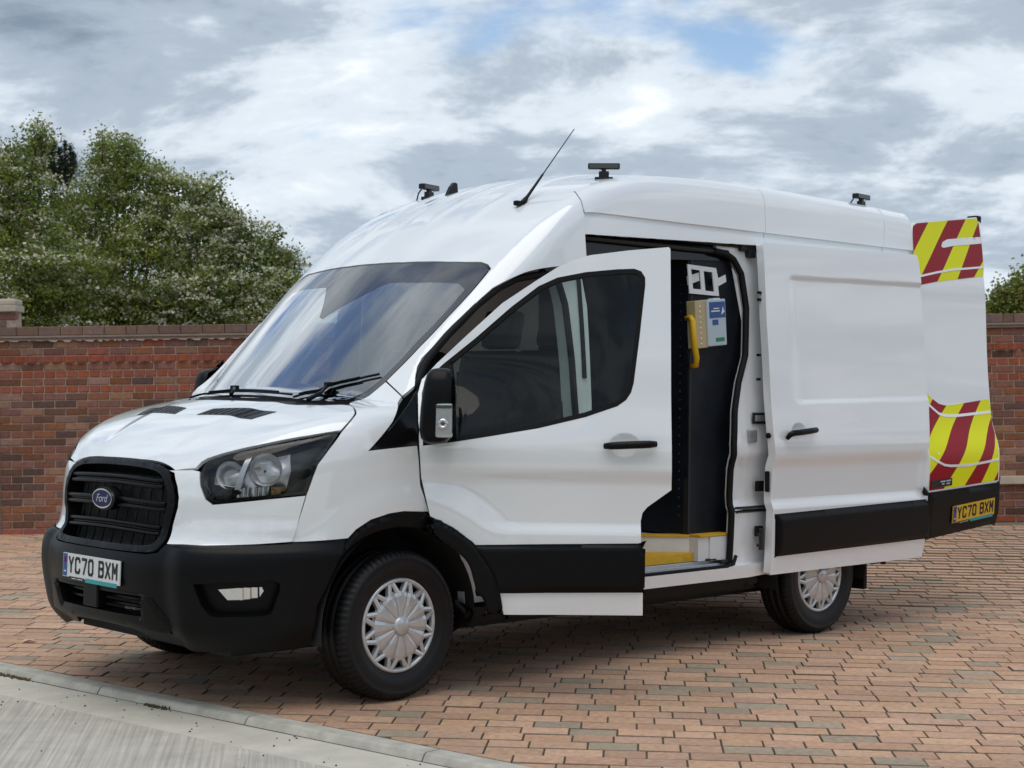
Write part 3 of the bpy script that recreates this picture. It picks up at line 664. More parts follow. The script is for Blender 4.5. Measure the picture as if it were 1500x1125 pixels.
kit = empty('equipment_cabinet', (0, 0, 0), van)
MB().prism([(cab_x, cab_y, .645), (2.64, cab_y, .645), (2.72, cab_y, 1.60), (2.70, cab_y, 1.75), (2.55, cab_y, 2.23), (cab_x-.02, cab_y, 2.23)], (0, 1.2, 0)).build('side_board', NAVY, kit)
m = MB()
for z in np.arange(.75, 2.1, .05): m.box((2.172, -.80, z), (2.181, -.806, z+.008))
m.build('rack_perforation', LEDG, kit, kind='stuff')
MB().box((cab_x-.004, cab_y-.006, .645), (cab_x+.012, cab_y+.03, 2.23), bev=.003).build('corner_strip', DARKM, kit)
# wall bracket
def yface(x, z, d=.0): return (x, cab_y-d, z)
br = [(2.135,2.165),(2.385,2.158),(2.405,2.100),(2.470,2.125),(2.478,2.085),(2.405,2.055),(2.415,2.000),(2.155,2.003)]
me = MB()
def plate_holes(m, outer, holes, d0, d1, mi=0):
    lo = [np.array(outer)]+[np.array(h) for h in holes]; k = 0; E = []; V = []
    for l in lo: E += [(k+i, k+(i+1) % len(l)) for i in range(len(l))]; V += [Vector(p) for p in l]; k += len(l)
    r = delaunay_2d_cdt(V, E, [], 0, 1e-7, False); U = np.array([v[:] for v in r[0]]); T = np.array(r[2]); T = T[inside(U[T].mean(1), lo)]
    n = len(U); vs = [yface(a, b, d0) for a, b in U]+[yface(a, b, d1) for a, b in U]
    fs = T.tolist()+[[n+i for i in t[::-1]] for t in T]
    k = 0
    for l in lo:
        q = len(l); fs += [[k+i, k+(i+1) % q, n+k+(i+1) % q, n+k+i] for i in range(q)]; k += q
    m.add(vs, fs, mi)
plate_holes(me, br, [[(2.165,2.140),(2.243,2.137),(2.258,2.030),(2.185,2.030)], [(2.275,2.135),(2.352,2.132),(2.372,2.022),(2.292,2.025)]], .028, .034)
me.add([yface(2.165, 2.10, .002), yface(2.243, 2.125, .025), yface(2.25, 2.08, .025), yface(2.175, 2.05, .002)], [[0, 1, 2, 3]])
me.build('holder_bracket', WHITEP, kit)
MB().tube([yface(2.165, 1.865, .0), yface(2.155, 1.868, .045), yface(2.152, 1.85, .06), yface(2.168, 1.72, .062), yface(2.190, 1.64, .06), yface(2.205, 1.60, .045), yface(2.21, 1.595, .0)], [.013, .015, .017, .017, .017, .016, .013], n=10).build('grab_handle', YELLOWG, kit)
m = MB()
for a, b, c in ((2.30, 1.52, .03), (2.33, 1.36, .06), (2.40, 1.18, .05), (2.29, 1.05, .08), (2.47, 1.40, .07), (2.36, .92, .04)): m.add([yface(a, b, .0006), yface(a+.004, b, .0006), yface(a+.012+c*.3, b+c, .0006), yface(a+.009+c*.3, b+c, .0006)], [[0, 1, 2, 3]])
m.build('scuff_mark', mat('scuff', (.022, .026, .03), .7), kit, kind='stuff')
# dispenser box hung on the board
q = empty('plastic_box', (2.32, cab_y-.045, 1.705)); tag(q, 'clear fronted cream plastic box with blue label hung on the dark board inside the van', 'box')
m = MB(); rot = np.array(Matrix.Rotation(R(-5), 3, 'Y'))
ctr = (0, 0, .135)
m.box((-.145, -.02, 0), (-.045, .045, .268), 0, bev=.005, rot=rot, ctr=ctr); m.build('case', CREAM, q)
m = MB()
for k in range(8): m.box((-.115, -.0212, .022+k*.03), (-.103, -.024, .030+k*.03), 0, rot=rot, ctr=ctr)
m.build_each('rivet', WHITEP, q)
MB().box((-.055, -.030, .006), (.112, .045, .270), 0, bev=.006, rot=rot, ctr=ctr).build('front_cover', PALEB, q)
MB().box((-.035, -.0315, .165), (.104, -.0300, .255), 0, rot=rot, ctr=ctr).box((-.012, -.0315, .125), (.040, -.0300, .155), 0, rot=rot, ctr=ctr).build('label_patch', BLUE, q)
MB().box((.012, -.0315, .030), (.088, -.0300, .052), 0, rot=rot, ctr=ctr).build('green_label', GREEN, q)
m = MB(); m.add([(a, -.0325, b) for a, b in ((.062, .185), (.092, .205), (.074, .235))], [[0, 1, 2]]); m.box((-.02, -.0325, .20), (.055, -.0315, .207), 0, rot=rot, ctr=ctr).box((.0, -.0325, .215), (.05, -.0315, .221), 0, rot=rot, ctr=ctr); m.build('label_print', WHITEP, q)
MB().box((.02, -.02, .268), (.075, .02, .276), 0, rot=rot, ctr=ctr).build('hang_tab', WHITEP, q)

# --- underside and wheel housings
under = MB().box((-.72, -.66, .24), (4.25, .66, .60)).box((.46, -.86, .30), (2.8, .86, .49)).box((3.80, -.86, .40), (4.35, .86, .60)).box((-.85, -.60, .30), (-.70, .60, .62)).build('underbody_block', UNDER, van)  # plain dark boxes filling the underbody, added to block light
for x in (0., 3.3):
    for s in (-1, 1):
        a = np.linspace(R(-8), R(188), 30); r_ = .462 if x == 0 else .45
        m = MB().strip([(x+r_*math.cos(t), s*.985, .36+r_*math.sin(t)) for t in a], [(x+r_*math.cos(t), s*.62, .36+r_*math.sin(t)) for t in a], smooth=True)
        m.add([(x+r_*math.cos(t), s*.62, .36+r_*math.sin(t)) for t in a], [list(range(len(a)))])
        m.build('wheel_housing', UNDER, van)
MB().box((3.82, -.93, .22), (3.86, -.74, .52), bev=.01).build('mud_flap', RUBBER, van)
m = MB().box((4.02, -.86, .36), (4.10, -.80, .42)).box((4.15, -.86, .35), (4.17, -.83, .42)); m.build_each('rear_bracket', UNDER, van)

# --- cab interior
panel('headliner', 'X', [(.75,34),(.75,-34),(2.1,-30),(2.1,30)], TRIMGREY, van, h=.08, off=-.05, thick=0)
dash = MB().prism([(.35, -.86, 1.05), (.02, -.86, 1.27), (-.12, -.86, 1.33), (-.20, -.86, 1.30), (-.20, -.86, .80), (.30, -.86, .80)], (0, 1.72, 0)).box((.05, .05, 1.25), (.36, .75, 1.36), bev=.04).box((.20, -.16, .90), (.42, .16, 1.32), bev=.03).build('dashboard', TRIMGREY, van)
sw = MB(); th = np.linspace(0, 2*math.pi, 33)
c = np.array([.52, .42, 1.36]); ax1 = np.array([0, 1, 0]); ax2 = np.array([.55, 0, .83])
sw.tube([c+.19*(ax1*math.cos(t)+ax2*math.sin(t)) for t in th], .015).tube([c-.19*ax1, c, c+.19*ax1], .016).tube([c, c-.19*ax2], .016).tube([c, c+np.array([-.25, 0, -.12])], .03).build('steering_wheel', RUBBER, van)
for y, w in ((.43, .50), (-.22, .44), (-.66, .42)):
    st = MB().box((.72, y-w/2, .98), (1.18, y+w/2, 1.12), bev=.04)
    rt_ = np.array(Matrix.Rotation(R(12), 3, 'Y'))
    st.box((1.10, y-w/2, 1.06), (1.22, y+w/2, 1.68), bev=.045, rot=rt_, ctr=(1.14, y, 1.08)).box((1.15, y-.13, 1.70), (1.24, y+.13, 1.92), bev=.04, rot=rt_, ctr=(1.14, y, 1.08)).box((.80, y-w/2+.04, .63), (1.12, y+w/2-.04, .98))
    st.build('seat', SEATM, van)
MB().box((1.38, -.80, .64), (1.40, .20, 1.55)).build('bulkhead', NAVY, van)
m = MB(); m.box((.60, -.07, 1.93), (.63, .07, 2.0), bev=.01); m.build('sensor_housing', BLACK, van)
for s in (1, -1): panel('sun_visor', 'X', [(.66,s*4),(.66,s*27),(.83,s*25),(.83,s*4)], TRIMGREY, van, h=.05, off=-.04, thick=.02)
# --- doors
DOOR0 = [(.095,1.18),(.078,1.43),(.093,1.496),(.162,1.574),(.31,1.715),(.47,1.862),(.625,1.966),(.727,2.031),(.80,2.065),(.88,2.089),(1.059,2.112),(1.25,2.13),(1.258,2.12),(1.264,1.43),(1.268,1.21),(1.271,.994),(1.16,.912),(1.138,.885),(1.130,.846),(1.132,.744),(1.143,.514),(1.144,.406),(.495,.402),(.479,.50),(.458,.581),(.411,.657),(.362,.728),(.317,.764),(.256,.809),(.149,.859),(.105,1.037)]
WINH0 = [(.195,1.573),(.343,1.694),(.514,1.845),(.64,1.942),(.729,1.983),(.862,2.009),(1.01,2.023),(1.090,2.026),(1.122,2.014),(1.140,1.985),(1.141,1.951),(1.115,1.699),(1.090,1.490),(1.078,1.445),(1.055,1.410),(1.015,1.381),(.868,1.329),(.648,1.274),(.428,1.235),(.25,1.205),(.115,1.187),(.096,1.43),(.108,1.49)]
DTRIM = [(.340,.727),(1.132,.744),(1.152,.69),(1.152,.553),(1.143,.514),(.460,.502),(.440,.581),(.393,.657)]
DFLARE = [(.149,.859),(.256,.809),(.317,.764),(.362,.728),(.411,.657),(.458,.581),(.480,.50),(.495,.404),(.421,.401),(.402,.478),(.370,.505),(.356,.554),(.334,.640),(.278,.697),(.162,.777)]
HX, HY = .09, -.99
def front_door(side, angle, lbl=None):
    org = np.array([HX, HY*side, 0.])
    kw = dict(side=side, org=org)
    cut = (lambda l: l) if side > 0 else (lambda l: [(a, z-.055*float(sstep(1.38, 1.55, z))*float(sstep(1.0, .7, a))) for a, z in l])
    DOOR, WINH = cut(DOOR0), cut(WINH0)
    d = panel('front_door', 'S', DOOR, PAINT, van, off=None if side > 0 else (lambda P, U: -.03*sstep(1.35, 1.5, U[:, 1])*sstep(.95, .7, U[:, 0])), holes=[WINH, ellipse(1.050,1.203,.074,.056)], h=.018, thick=.045, **kw)
    d.location = org; d.rotation_euler = (0, 0, -angle*side)
    if lbl: d['label'] = lbl
    panel('window_seal', 'S', WINH, RUBBER, d, holes=[inset(WINH, .022)], h=.02, off=.001, thick=.03, **kw)
    panel('window_glass', 'S', inset(WINH, .018), SIDEGLASS, d, h=.04, off=-.012, thick=0, **kw)
    panel('mirror_base', 'S', [(.112,1.19),(.096,1.42),(.15,1.525),(.235,1.585),(.262,1.40),(.265,1.215)], BLACK, d, h=.02, off=.002, bulge=(.012, .02), thick=.02, **kw)
    panel('rubbing_strip', 'S', DTRIM, BLACK, d, h=.014, off=.002, bulge=(.024, .038), thick=.03, **kw)
    panel('wheel_arch_trim', 'S', DFLARE, BLACK, d, h=.014, off=.010, bulge=(.022, .022), thick=.06, ch=2, **kw)
    panel('handle_cup', 'S', ellipse(1.050,1.203,.074,.056), PAINT, d, h=.012, off=lambda P, U: -.013*np.clip(1-((U[:, 0]-1.05)/.074)**2-((U[:, 1]-1.203)/.056)**2, 0, 1), thick=0, **kw)
    hp, hn = surf_pts('S', [(a, 1.194+.012*(a-.955)/.24) for a in np.linspace(.955, 1.195, 9)], .0, side)
    prof = np.array([.024, .036, .042, .044, .044, .044, .042, .037, .026])
    MB().tube(hp+hn*prof[:, None], [.014, .018, .019, .019, .019, .019, .019, .018, .014], n=10).build('door_handle', BLACK, d, org)
    panel('door_lining', 'S', [(a, z) for a, z in inset(DOOR, .03)], TRIMGREY, d, holes=[inset(WINH, -.01)], h=.08, off=-.06, thick=0, **kw)
    # mirror
    def rb(a, b, bev): return MB().box(np.array(a)*[1, side, 1], np.array(b)*[1, side, 1], bev=bev)
    bm_ = bmesh.new(); bmesh.ops.create_cube(bm_, size=1)
    bmesh.ops.subdivide_edges(bm_, edges=bm_.edges[:], cuts=5, use_grid_fill=True)
    for v in bm_.verts:
        u = np.array(v.co)*2
        p4 = 4.5; r = (np.abs(u)**p4).sum()**(1/p4); u = u/max(r, 1e-6)*np.abs(u).max()
        x = .195+.072*u[0]*(1-.12*max(u[2], 0))+.012*u[2]-.012*max(u[0]*-1, 0)*abs(u[1]); y = -1.185+.125*u[1]; z = 1.375+.172*u[2]
        if side < 0: x, y = .335+.125*u[1], -1.085+.062*u[0]
        v.co = (x-org[0], y*side-org[1], z)
    me = bpy.data.meshes.new('mirror_housing'); bm_.to_mesh(me); bm_.free(); me.materials.append(BLACK)
    me.polygons.foreach_set('use_smooth', [True]*len(me.polygons)); mh = link_mesh('mirror_housing', me, d)
    gl = MB(); gp = []
    for t in np.linspace(0, 2*math.pi, 33)[:-1]:
        cx, cz = math.cos(t), math.sin(t); k = (abs(cx)**5+abs(cz)**5)**(-1/5)
        gp.append((.2795-.03*max(cz*k, 0)*0, (-1.185+.104*cx*k)*side, 1.375+.150*cz*k))
    gl.add(gp, [list(range(32))])
    if side > 0: gl.build('mirror_glass', mat('mirror_silver', (.7, .72, .73), .02, metal=1.) if 'mirror_silver' not in MATS else MATS['mirror_silver'], d, org)
    a = MB().prism([(.125, -1.03*side, 1.30), (.125, -1.03*side, 1.22), (.24, -1.03*side, 1.21), (.25, -1.03*side, 1.27)], (0, -.06*side, .03)); a.build('mirror_arm', BLACK, d, org)
    if side > 0:
        rb((.188, -1.284, 1.236), (.264, -1.312, 1.388), .010).build('mirror_lamp', SILVER, d, org)
        rb((.186, -1.300, 1.234), (.266, -1.322, 1.390), .012).build('mirror_lamp_lens', LENS_M, d, org)
        m = MB(); m.box((.190, -1.3125*side, 1.366), (.262, -1.3150*side, 1.380)); m.lathe([(.0005, .004), (.010, .004), (.013, -.004), (.020, -.004), (.024, .002)], 18, (.222, -1.316*side, 1.296), 'y')
        m.build_each('mirror_lamp_reflector', CHROME, d, org)
    return d
front_door(1, R(45), 'open passenger door')
front_door(-1, 0.)

SL = [(1.302,2.317),(2.919,2.353),(2.934,2.30),(2.940,2.164),(2.945,1.926),(2.946,1.683),(2.940,1.441),(2.915,1.122),(2.908,.959),(2.92,.779),(2.922,.519),(2.898,.406),(1.314,.402),(1.310,.798),(1.302,1.092),(1.288,1.218),(1.281,1.425),(1.278,1.864)]
def sl_off(P, U):
    x, z = U[:, 0], U[:, 1]-.020*(U[:, 0]-1.5)
    qx = np.maximum(1.56-x, 0); qz = np.maximum(np.abs(z-1.7625)-.290, 0)      # rounded recess open towards the rear edge
    d = np.hypot(qx, qz)-.075
    return -.012*sstep(.019, -.019, d)*sstep(1.475, 1.60, x)
slide = panel('sliding_door', 'S', SL, PAINT, van, holes=[ellipse(1.53,1.228,.070,.052)], h=.0115, off=sl_off, thick=.05)
slide.location = (1.38, -.066, 0)
slide['label'] = 'sliding side door pushed back'
panel('rubbing_strip', 'S', [(1.33,.752),(2.927,.779),(2.955,.735),(2.950,.56),(2.922,.524),(1.342,.506)], BLACK, slide, h=.016, off=.002, bulge=(.026, .042), thick=.03)
panel('door_lining', 'S', inset(SL, .02), JAMB, slide, h=.08, off=-.052, thick=0)
panel('handle_cup', 'S', ellipse(1.53,1.228,.070,.052), PAINT, slide, h=.012, off=lambda P, U: -.013*np.clip(1-((U[:, 0]-1.53)/.070)**2-((U[:, 1]-1.228)/.052)**2, 0, 1), thick=0)
hp, hn = surf_pts('S', [(1.395,1.185),(1.400,1.205),(1.42,1.215),(1.50,1.220),(1.58,1.226),(1.65,1.232),(1.665,1.233)], 0.)
MB().tube(hp+hn*np.array([.012, .030, .038, .040, .040, .036, .022])[:, None], [.012, .016, .018, .018, .018, .017, .012], n=10).build('door_handle', BLACK, slide)
m = MB()
ex = sp([(1.288, 1.16), (1.30, .95), (1.30, .86)], -.02)
MB().box((1.288, -.992, .88), (1.301, -.962, 1.00), bev=.006).build('edge_latch', RUBBER, slide)
MB().lathe([(.0005, 0), (.016, 0), (.016, .02)], 14, (1.278, -.99, 1.205), 'x').build('edge_button', RUBBER, slide)
MB().box((1.275, -.955, .545), (1.300, -.935, .67), bev=.004).box((1.250, -.953, .565), (1.28, -.94, .582)).box((1.250, -.953, .625), (1.28, -.94, .642)).build('lower_hinge_plate', DARKM, slide)
m = MB()
for z in (2.02, 1.98, 1.66, 1.52): m.box((1.262, -.93, z), (1.285, -.915, z+.015))
m.build_each('edge_clip', RUBBER, slide)

# rear door, swung out in line with the side
RD = [(4.30,.518),(4.275,.80),(4.275,1.2),(4.31,1.5),(4.36,1.75),(4.36,2.2),(4.385,2.535),(4.40,2.562),(4.439,2.582),(5.205,2.677),(5.245,2.655),(5.246,2.479),(5.228,2.335),(5.206,2.263),(5.205,1.538),(5.203,1.424),(5.183,1.213),(5.140,1.026),(5.146,.868),(5.167,.649),(5.145,.584)]
tail = panel('rear_door', 'T', RD, PAINT, van, h=.03, thick=.06)
tail['label'] = 'open rear door with red and yellow chevrons'
panel('door_lining', 'T', inset(RD, .03), JAMB, tail, h=.1, off=-.065, thick=0)
panel('bumper_trim', 'T', [(4.281,.822),(5.150,.863),(5.167,.649),(5.145,.584),(4.31,.518),(4.275,.60)], BLACK, tail, h=.03, off=.006, bulge=(.016, .03), thick=.06)
e_ = [(5.215,2.665),(5.255,2.645),(5.256,2.479),(5.238,2.335),(5.216,2.263),(5.215,1.538),(5.213,1.424),(5.193,1.213),(5.150,1.026),(5.156,.868)]
P_ = np.stack([np.array(e_)[:, 0], tail_y(np.array(e_)[:, 1])+.03, np.array(e_)[:, 1]], -1)
MB().tube(P_, .014, n=8).box((5.21, -.88, 2.64), (5.27, -.80, 2.69), bev=.01).build('edge_seal', RUBBER, tail)
def clip_half(poly, a, b, keep):
    poly = [np.array(p, float) for p in poly]; a = np.array(a, float); b = np.array(b, float); n = np.array([b[1]-a[1], -(b[0]-a[0])])*keep; out = []
    for p, q in zip(poly, poly[1:]+poly[:1]):
        dp, dq = (p-a) @ n, (q-a) @ n
        if dp >= 0: out.append(p)
        if dp*dq < 0: out.append(p+(q-p)*dp/(dp-dq))
    return out
def chevrons(outer, lines, first, nm):
    cols = [RED, FLUO]; k = first
    cuts = [None]+list(lines)+[None]
    for i in range(len(cuts)-1):
        poly = outer
        if cuts[i] is not None: poly = clip_half(poly, *cuts[i], 1)
        if cuts[i+1] is not None and len(poly) > 2: poly = clip_half(poly, *cuts[i+1], -1)
        if len(poly) > 2: panel('yellow_chevron' if k % 2 else 'red_chevron', 'T', [tuple(p) for p in poly], cols[k % 2], tail, h=.05, off=.0025, thick=.002)
        k += 1
ST1 = [(4.362,2.365),(4.385,2.53),(4.398,2.553),(4.448,2.575),(5.190,2.667),(5.225,2.645),(5.235,2.479),(5.218,2.335),(5.196,2.266),(4.798,2.22),(4.601,2.197),(4.416,2.167),(4.362,2.155)]
chevrons(ST1, [((4.35,2.37),(4.6,2.606)), ((4.426,2.235),(4.84,2.634)), ((4.61,2.2),(5.07,2.66)), ((4.859,2.227),(5.227,2.646)), ((5.072,2.249),(5.238,2.386))], 0, 'u')
ST2 = [(4.318,1.500),(4.364,1.480),(4.428,1.454),(4.475,1.423),(4.55,1.390),(4.623,1.379),(4.759,1.386),(5.185,1.424),(5.193,1.352),(5.165,1.167),(5.125,1.021),(5.130,.878),(4.605,.848),(4.364,.838),(4.284,.834),(4.284,1.2)]
chevrons(ST2, [((4.444,1.388),(4.483,1.423)), ((4.321,1.156),(4.64,1.379)), ((4.267,.93),(4.864,1.397)), ((4.456,.841),(5.076,1.412)), ((4.705,.85),(5.203,1.319)), ((4.917,.866),(5.11,1.113)), ((5.082,.879),(5.127,.938))], 1, 'l')
def band(pts, w, m, nm, off=.005):
    p = np.array(pts); up_ = np.array([0, w]); return panel(nm, 'T', (p+up_/2).tolist()+(p-up_/2)[::-1].tolist(), m, tail, h=.03, off=off, thick=.003)
panel('door_groove', 'T', [(4.705,2.438),(4.730,2.470),(4.790,2.492),(4.864,2.501),(5.232,2.541),(5.224,2.494),(4.853,2.452),(4.763,2.436),(4.730,2.430)], PAINT, tail, h=.03, off=.005, thick=.003)
for l in ([(4.362,2.215),(4.425,2.226),(4.612,2.259),(4.812,2.289),(5.222,2.330)], ): band(l, .014, PAINT, 'door_groove')
band([(4.31,1.43),(4.365,1.405),(4.441,1.374),(4.53,1.325),(4.605,1.312),(4.739,1.311),(5.188,1.336)], .018, PAINT, 'door_groove')
band([(4.285,1.05),(4.365,1.02),(4.45,.995),(4.522,.988),(4.756,.987),(5.122,1.016)], .016, PAINT, 'door_groove')
panel('door_sticker', 'T', [(4.30,.897),(4.545,.91),(4.55,.862),(4.30,.847)], INK, tail, h=.05, off=.006, thick=.002)
m = MB()
for a, b, w in ((4.40, .884, .06), (4.47, .888, .055), (4.42, .868, .03), (4.475, .87, .04)): m.add([(x, float(tail_y(z))-.0095, z) for x, z in ((a, b), (a+w, b+.003), (a+w, b+.012), (a, b+.009))], [[0, 1, 2, 3]])
m.build('sticker_print', PALEB, tail, kind='stuff')
pa, pb = np.array([4.545, .668]), np.array([5.055, .705]); du = (pb-pa)/np.linalg.norm(pb-pa); dv = np.array([-du[1], du[0]])
def rp(a, b, c):
    x, z = pa+du*a+dv*(b-.055); return (x, float(tail_y(.70))-.030-c+.10*(b-.055)*-1, z)
plate('number_plate', rp, tail, PLATEY)
# offside rear door, swung out as well
t2 = panel('rear_door', 'T', RD, PAINT, van, h=.06, thick=.06, side=-1)
panel('door_lining', 'T', inset(RD, .03), JAMB, t2, h=.1, off=-.065, thick=0, side=-1)
panel('lining_recess', 'T', [(4.55,1.50),(4.55,2.20),(4.62,2.28),(5.02,2.28),(5.09,2.20),(5.09,1.50)], PAINT, t2, h=.06, off=-.072, thick=-.01, side=-1, ch=1)
MB().tube([(4.62, .90, 1.62), (4.62, .86, 1.66), (4.62, .86, 1.92), (4.68, .86, 1.99), (4.76, .86, 2.0), (4.78, .90, 2.0)], .012).build('grab_rail', RUBBER, t2)
MB().box((4.30, -.80, 2.34), (4.40, .80, 2.58), bev=.02).build('rear_header', JAMB, van)
MB().box((4.33, -.90, .42), (4.40, -.82, 2.3)).build('rear_pillar', JAMB, van)
MB().box((4.36, -.9, .45), (4.50, .95, .62), bev=.02).build('rear_step', BLACK, van)

# --- wheels
def make_wheel():
    w = empty('wheel', (0, 0, 0), van)
    n = 216
    prof = [(.214, .085), (.224, .099), (.235, .106), (.243, .1065), (.246, .1105), (.262, .1155), (.290, .1175), (.308, .1155), (.311, .1175), (.320, .1145), (.333, .106), (.342, .095), (.3485, .080)]
    half = prof+[(.352, .054), (.3435, .052), (.3435, .042), (.3525, .040), (.3525, .010), (.344, .008)]
    full_ = half+[(r, -h) for r, h in reversed(half)]
    k = len(full_); vs = []; fs = []
    for i in range(n):
        a = 2*math.pi*i/n; c, s = math.cos(a), math.sin(a)
        for j, (r, h) in enumerate(full_):
            if r > .331 and abs(h) > .053 and i % 3 == 0: r = r-.010
            if r > .348 and abs(h) < .053 and (i+(2 if abs(h) > .03 else 0)) % 4 == 0: r = r-.006
            vs.append((r*c, -h, r*s))
    for i in range(n):
        for j in range(k-1): fs.append([i*k+j, i*k+j+1, ((i+1) % n)*k+j+1, ((i+1) % n)*k+j])
    t = MB().add(vs, fs, 0, True).build('tyre', TYRE, w)
    MB().lathe([(.2155, -.088), (.208, -.085), (.204, -.03), (.20, .02), (.05, .03), (.001, .03)], 48, (0, 0, 0), 'y', smooth=True).build('rim', DARKM, w)
    d = MB(); y0 = -.098
    # outer ring
    d.lathe([(.2225, y0+.014), (.221, y0+.002), (.215, y0-.004), (.206, y0-.004), (.200, y0+.004), (.198, y0+.02)], 96, (0, 0, 0), 'y', 0)
    NS = 12
    for i in range(NS):
        a0 = 2*math.pi*i/NS
        def pt(r, a, y): return (r*math.cos(a), y, r*math.sin(a))
        # petal with a shallow dish
        g = .045
        A = [a0-math.pi/NS+g/2*k_ for k_ in ()]
        aa = a0+math.pi/NS*np.array([-.97, -.90, -.45, 0, .45, .90, .97])
        rows = []
        for r, y in ((.044, y0-.016), (.10, y0-.0165), (.142, y0-.014), (.160, y0-.009), (.163, y0+.006)):
            rr = [r*(1-.045*((x-a0)/(math.pi/NS))**2 if r > .12 else 1) for x in aa]; rows.append([pt(q, x, y+(.0035 if abs(x-a0) > math.pi/NS*.86 else 0)) for q, x in zip(rr, aa)])
        vs = [p for row in rows for p in row]; d.add(vs, [[i_*7+j, i_*7+j+1, (i_+1)*7+j+1, (i_+1)*7+j] for i_ in range(4) for j in range(6)], 0, False)
        # V spokes
        for sgn in (-1, 1):
            b0 = pt(.152, a0+sgn*.09, y0-.008); b1 = pt(.206, a0+sgn*.225, y0-.001); wv = np.cross(np.array(b1)-np.array(b0), [0, 1, 0]); wv = wv/np.linalg.norm(wv)*.0105
            b0, b1 = np.array(b0), np.array(b1); dn = np.array([0, .022, 0]); ri = np.array([0, -.004, 0])
            d.add([b0-wv, b1-wv, b1+wv, b0+wv, b0+ri, b1+ri, b0-wv+dn, b1-wv+dn, b1+wv+dn, b0+wv+dn], [[0, 1, 5, 4], [4, 5, 2, 3], [0, 6, 7, 1], [3, 2, 8, 9]], 0)
    d.lathe([(.162, y0+.006), (.10, y0-.004), (.03, y0-.006)], 48, (0, 0, 0), 'y', 0)
    d.build('wheel_trim', SILVER, w)
    hc = MB().lathe([(.046, y0-.008), (.045, y0-.022), (.036, y0-.028), (.001, y0-.030)], 32, (0, 0, 0), 'y').build('hub_cap', SILVER, w)
    return w
def copy_tree(o, parent):
    c = o.copy(); COL.objects.link(c); c.parent = parent
    for ch in list(o.children): copy_tree(ch, c)
    return c
w0 = make_wheel(); w0.location = (0, -.872, .350)
for (x, y, rz, ry) in ((3.3, -.872, 0, .2), (0, .872, math.pi, .1), (3.3, .872, math.pi, .4)):
    w = copy_tree(w0, van); w.location = (x, y, .350); w.rotation_euler = (0, ry, rz)

# --- wipers
def wiper(blade, arm):
    b = MB(); bl = dens(np.array(blade)*[1, .014], .02)/[1, .014]
    b.tube(surf_pts('X', bl, .008)[0], .006, n=6); b.tube(surf_pts('X', bl[len(bl)//8:-len(bl)//8], .016)[0], .005, n=6)
    P3 = surf_pts('X', arm, np.linspace(.018, .030, len(arm)))[0]; b.tube(P3, np.linspace(.012, .007, len(arm)), n=6)
    c_ = P3[-1]; b.box(c_-[.015, .022, .014], c_+[.015, .022, .008], bev=.005)
    return b.build('wiper', BLACK, van)
wiper([(-.215,-45),(-.175,-34),(-.135,-22),(-.145,-4),(-.158,10),(-.168,24),(-.172,34)], [(-.27,-3),(-.20,-12),(-.132,-21)])
wiper([(-.215,40),(-.13,37.5),(-.005,37.1),(.053,43.1),(.114,47.3)], [(-.225,49),(-.105,44.1),(-.005,38.6)])

# --- things on the roof
def beacon(c, ang, l, tiltz=0.):
    b = MB(); a = R(ang); rot = np.array(Matrix.Rotation(a, 3, 'Z')); c = np.array(c, float)-[0, 0, .026]
    b.box(c+[-l/2, -.022, .048], c+[l/2, .022, .082], 0, bev=.008, rot=rot, ctr=c)
    b.box(c+[-l/2+.008, -.0235, .054], c+[l/2-.008, -.0215, .077], 1, rot=rot, ctr=c)
    b.box(c+[-.028, -.018, -.005], c+[.028, .018, .038], 0, bev=.005, rot=rot, ctr=c)
    b.box(c+[-.05, -.025, -.015], c+[.05, .025, .006], 0, bev=.004, rot=rot, ctr=c)
    b.box(c+[-.012, -.012, .03], c+[.012, .012, .052], 0, rot=rot, ctr=c)
    t = np.array([[.02, .02, .07], [-.0, .05, .065], [-.02, .065, .03], [-.03, .07, -.015]]) @ rot.T + c
    b.tube(t, .005, n=6)
    return b.build('hazard_lamp', [GLOSSB, LEDG], van)
beacon((1.625, -.715, 2.636), -47, .175)
beacon((1.60, .715, 2.636), 14, .165)
beacon((4.02, -.745, 2.682), 6, .17)
beacon((3.99, .745, 2.655), -52, .165)
f_ = np.array(surf_pts('X', [(1.42, -9.5)], 0.)[0][0])
b = MB(); nL = 8
for k in range(nL):
    pass
b.prism([f_+[-.05, 0, -.02], f_+[-.02, 0, .035], f_+[.005, 0, .062], f_+[.025, 0, .058], f_+[.034, 0, -.02]], (0, .028, 0)).build('shark_fin_aerial', GLOSSB, van)
a0 = surf_pts('X', [(1.124, 21.2)], 0.)[0][0]; a1 = np.array([1.507, -.6, 2.878])
d_ = (a1-a0)
b = MB().tube([a0-d_*.01, a0+d_*.03, a0+d_*.10, a0+d_*.38, a0+d_*.40], [.020, .017, .009, .006, .004], n=10).tube([a0+d_*.39, a1], [.0032, .0024], n=6)
b.box(a0-[.055, .016, .012], a0+[.03, .016, .016], bev=.01).build('aerial', BLACK, van)

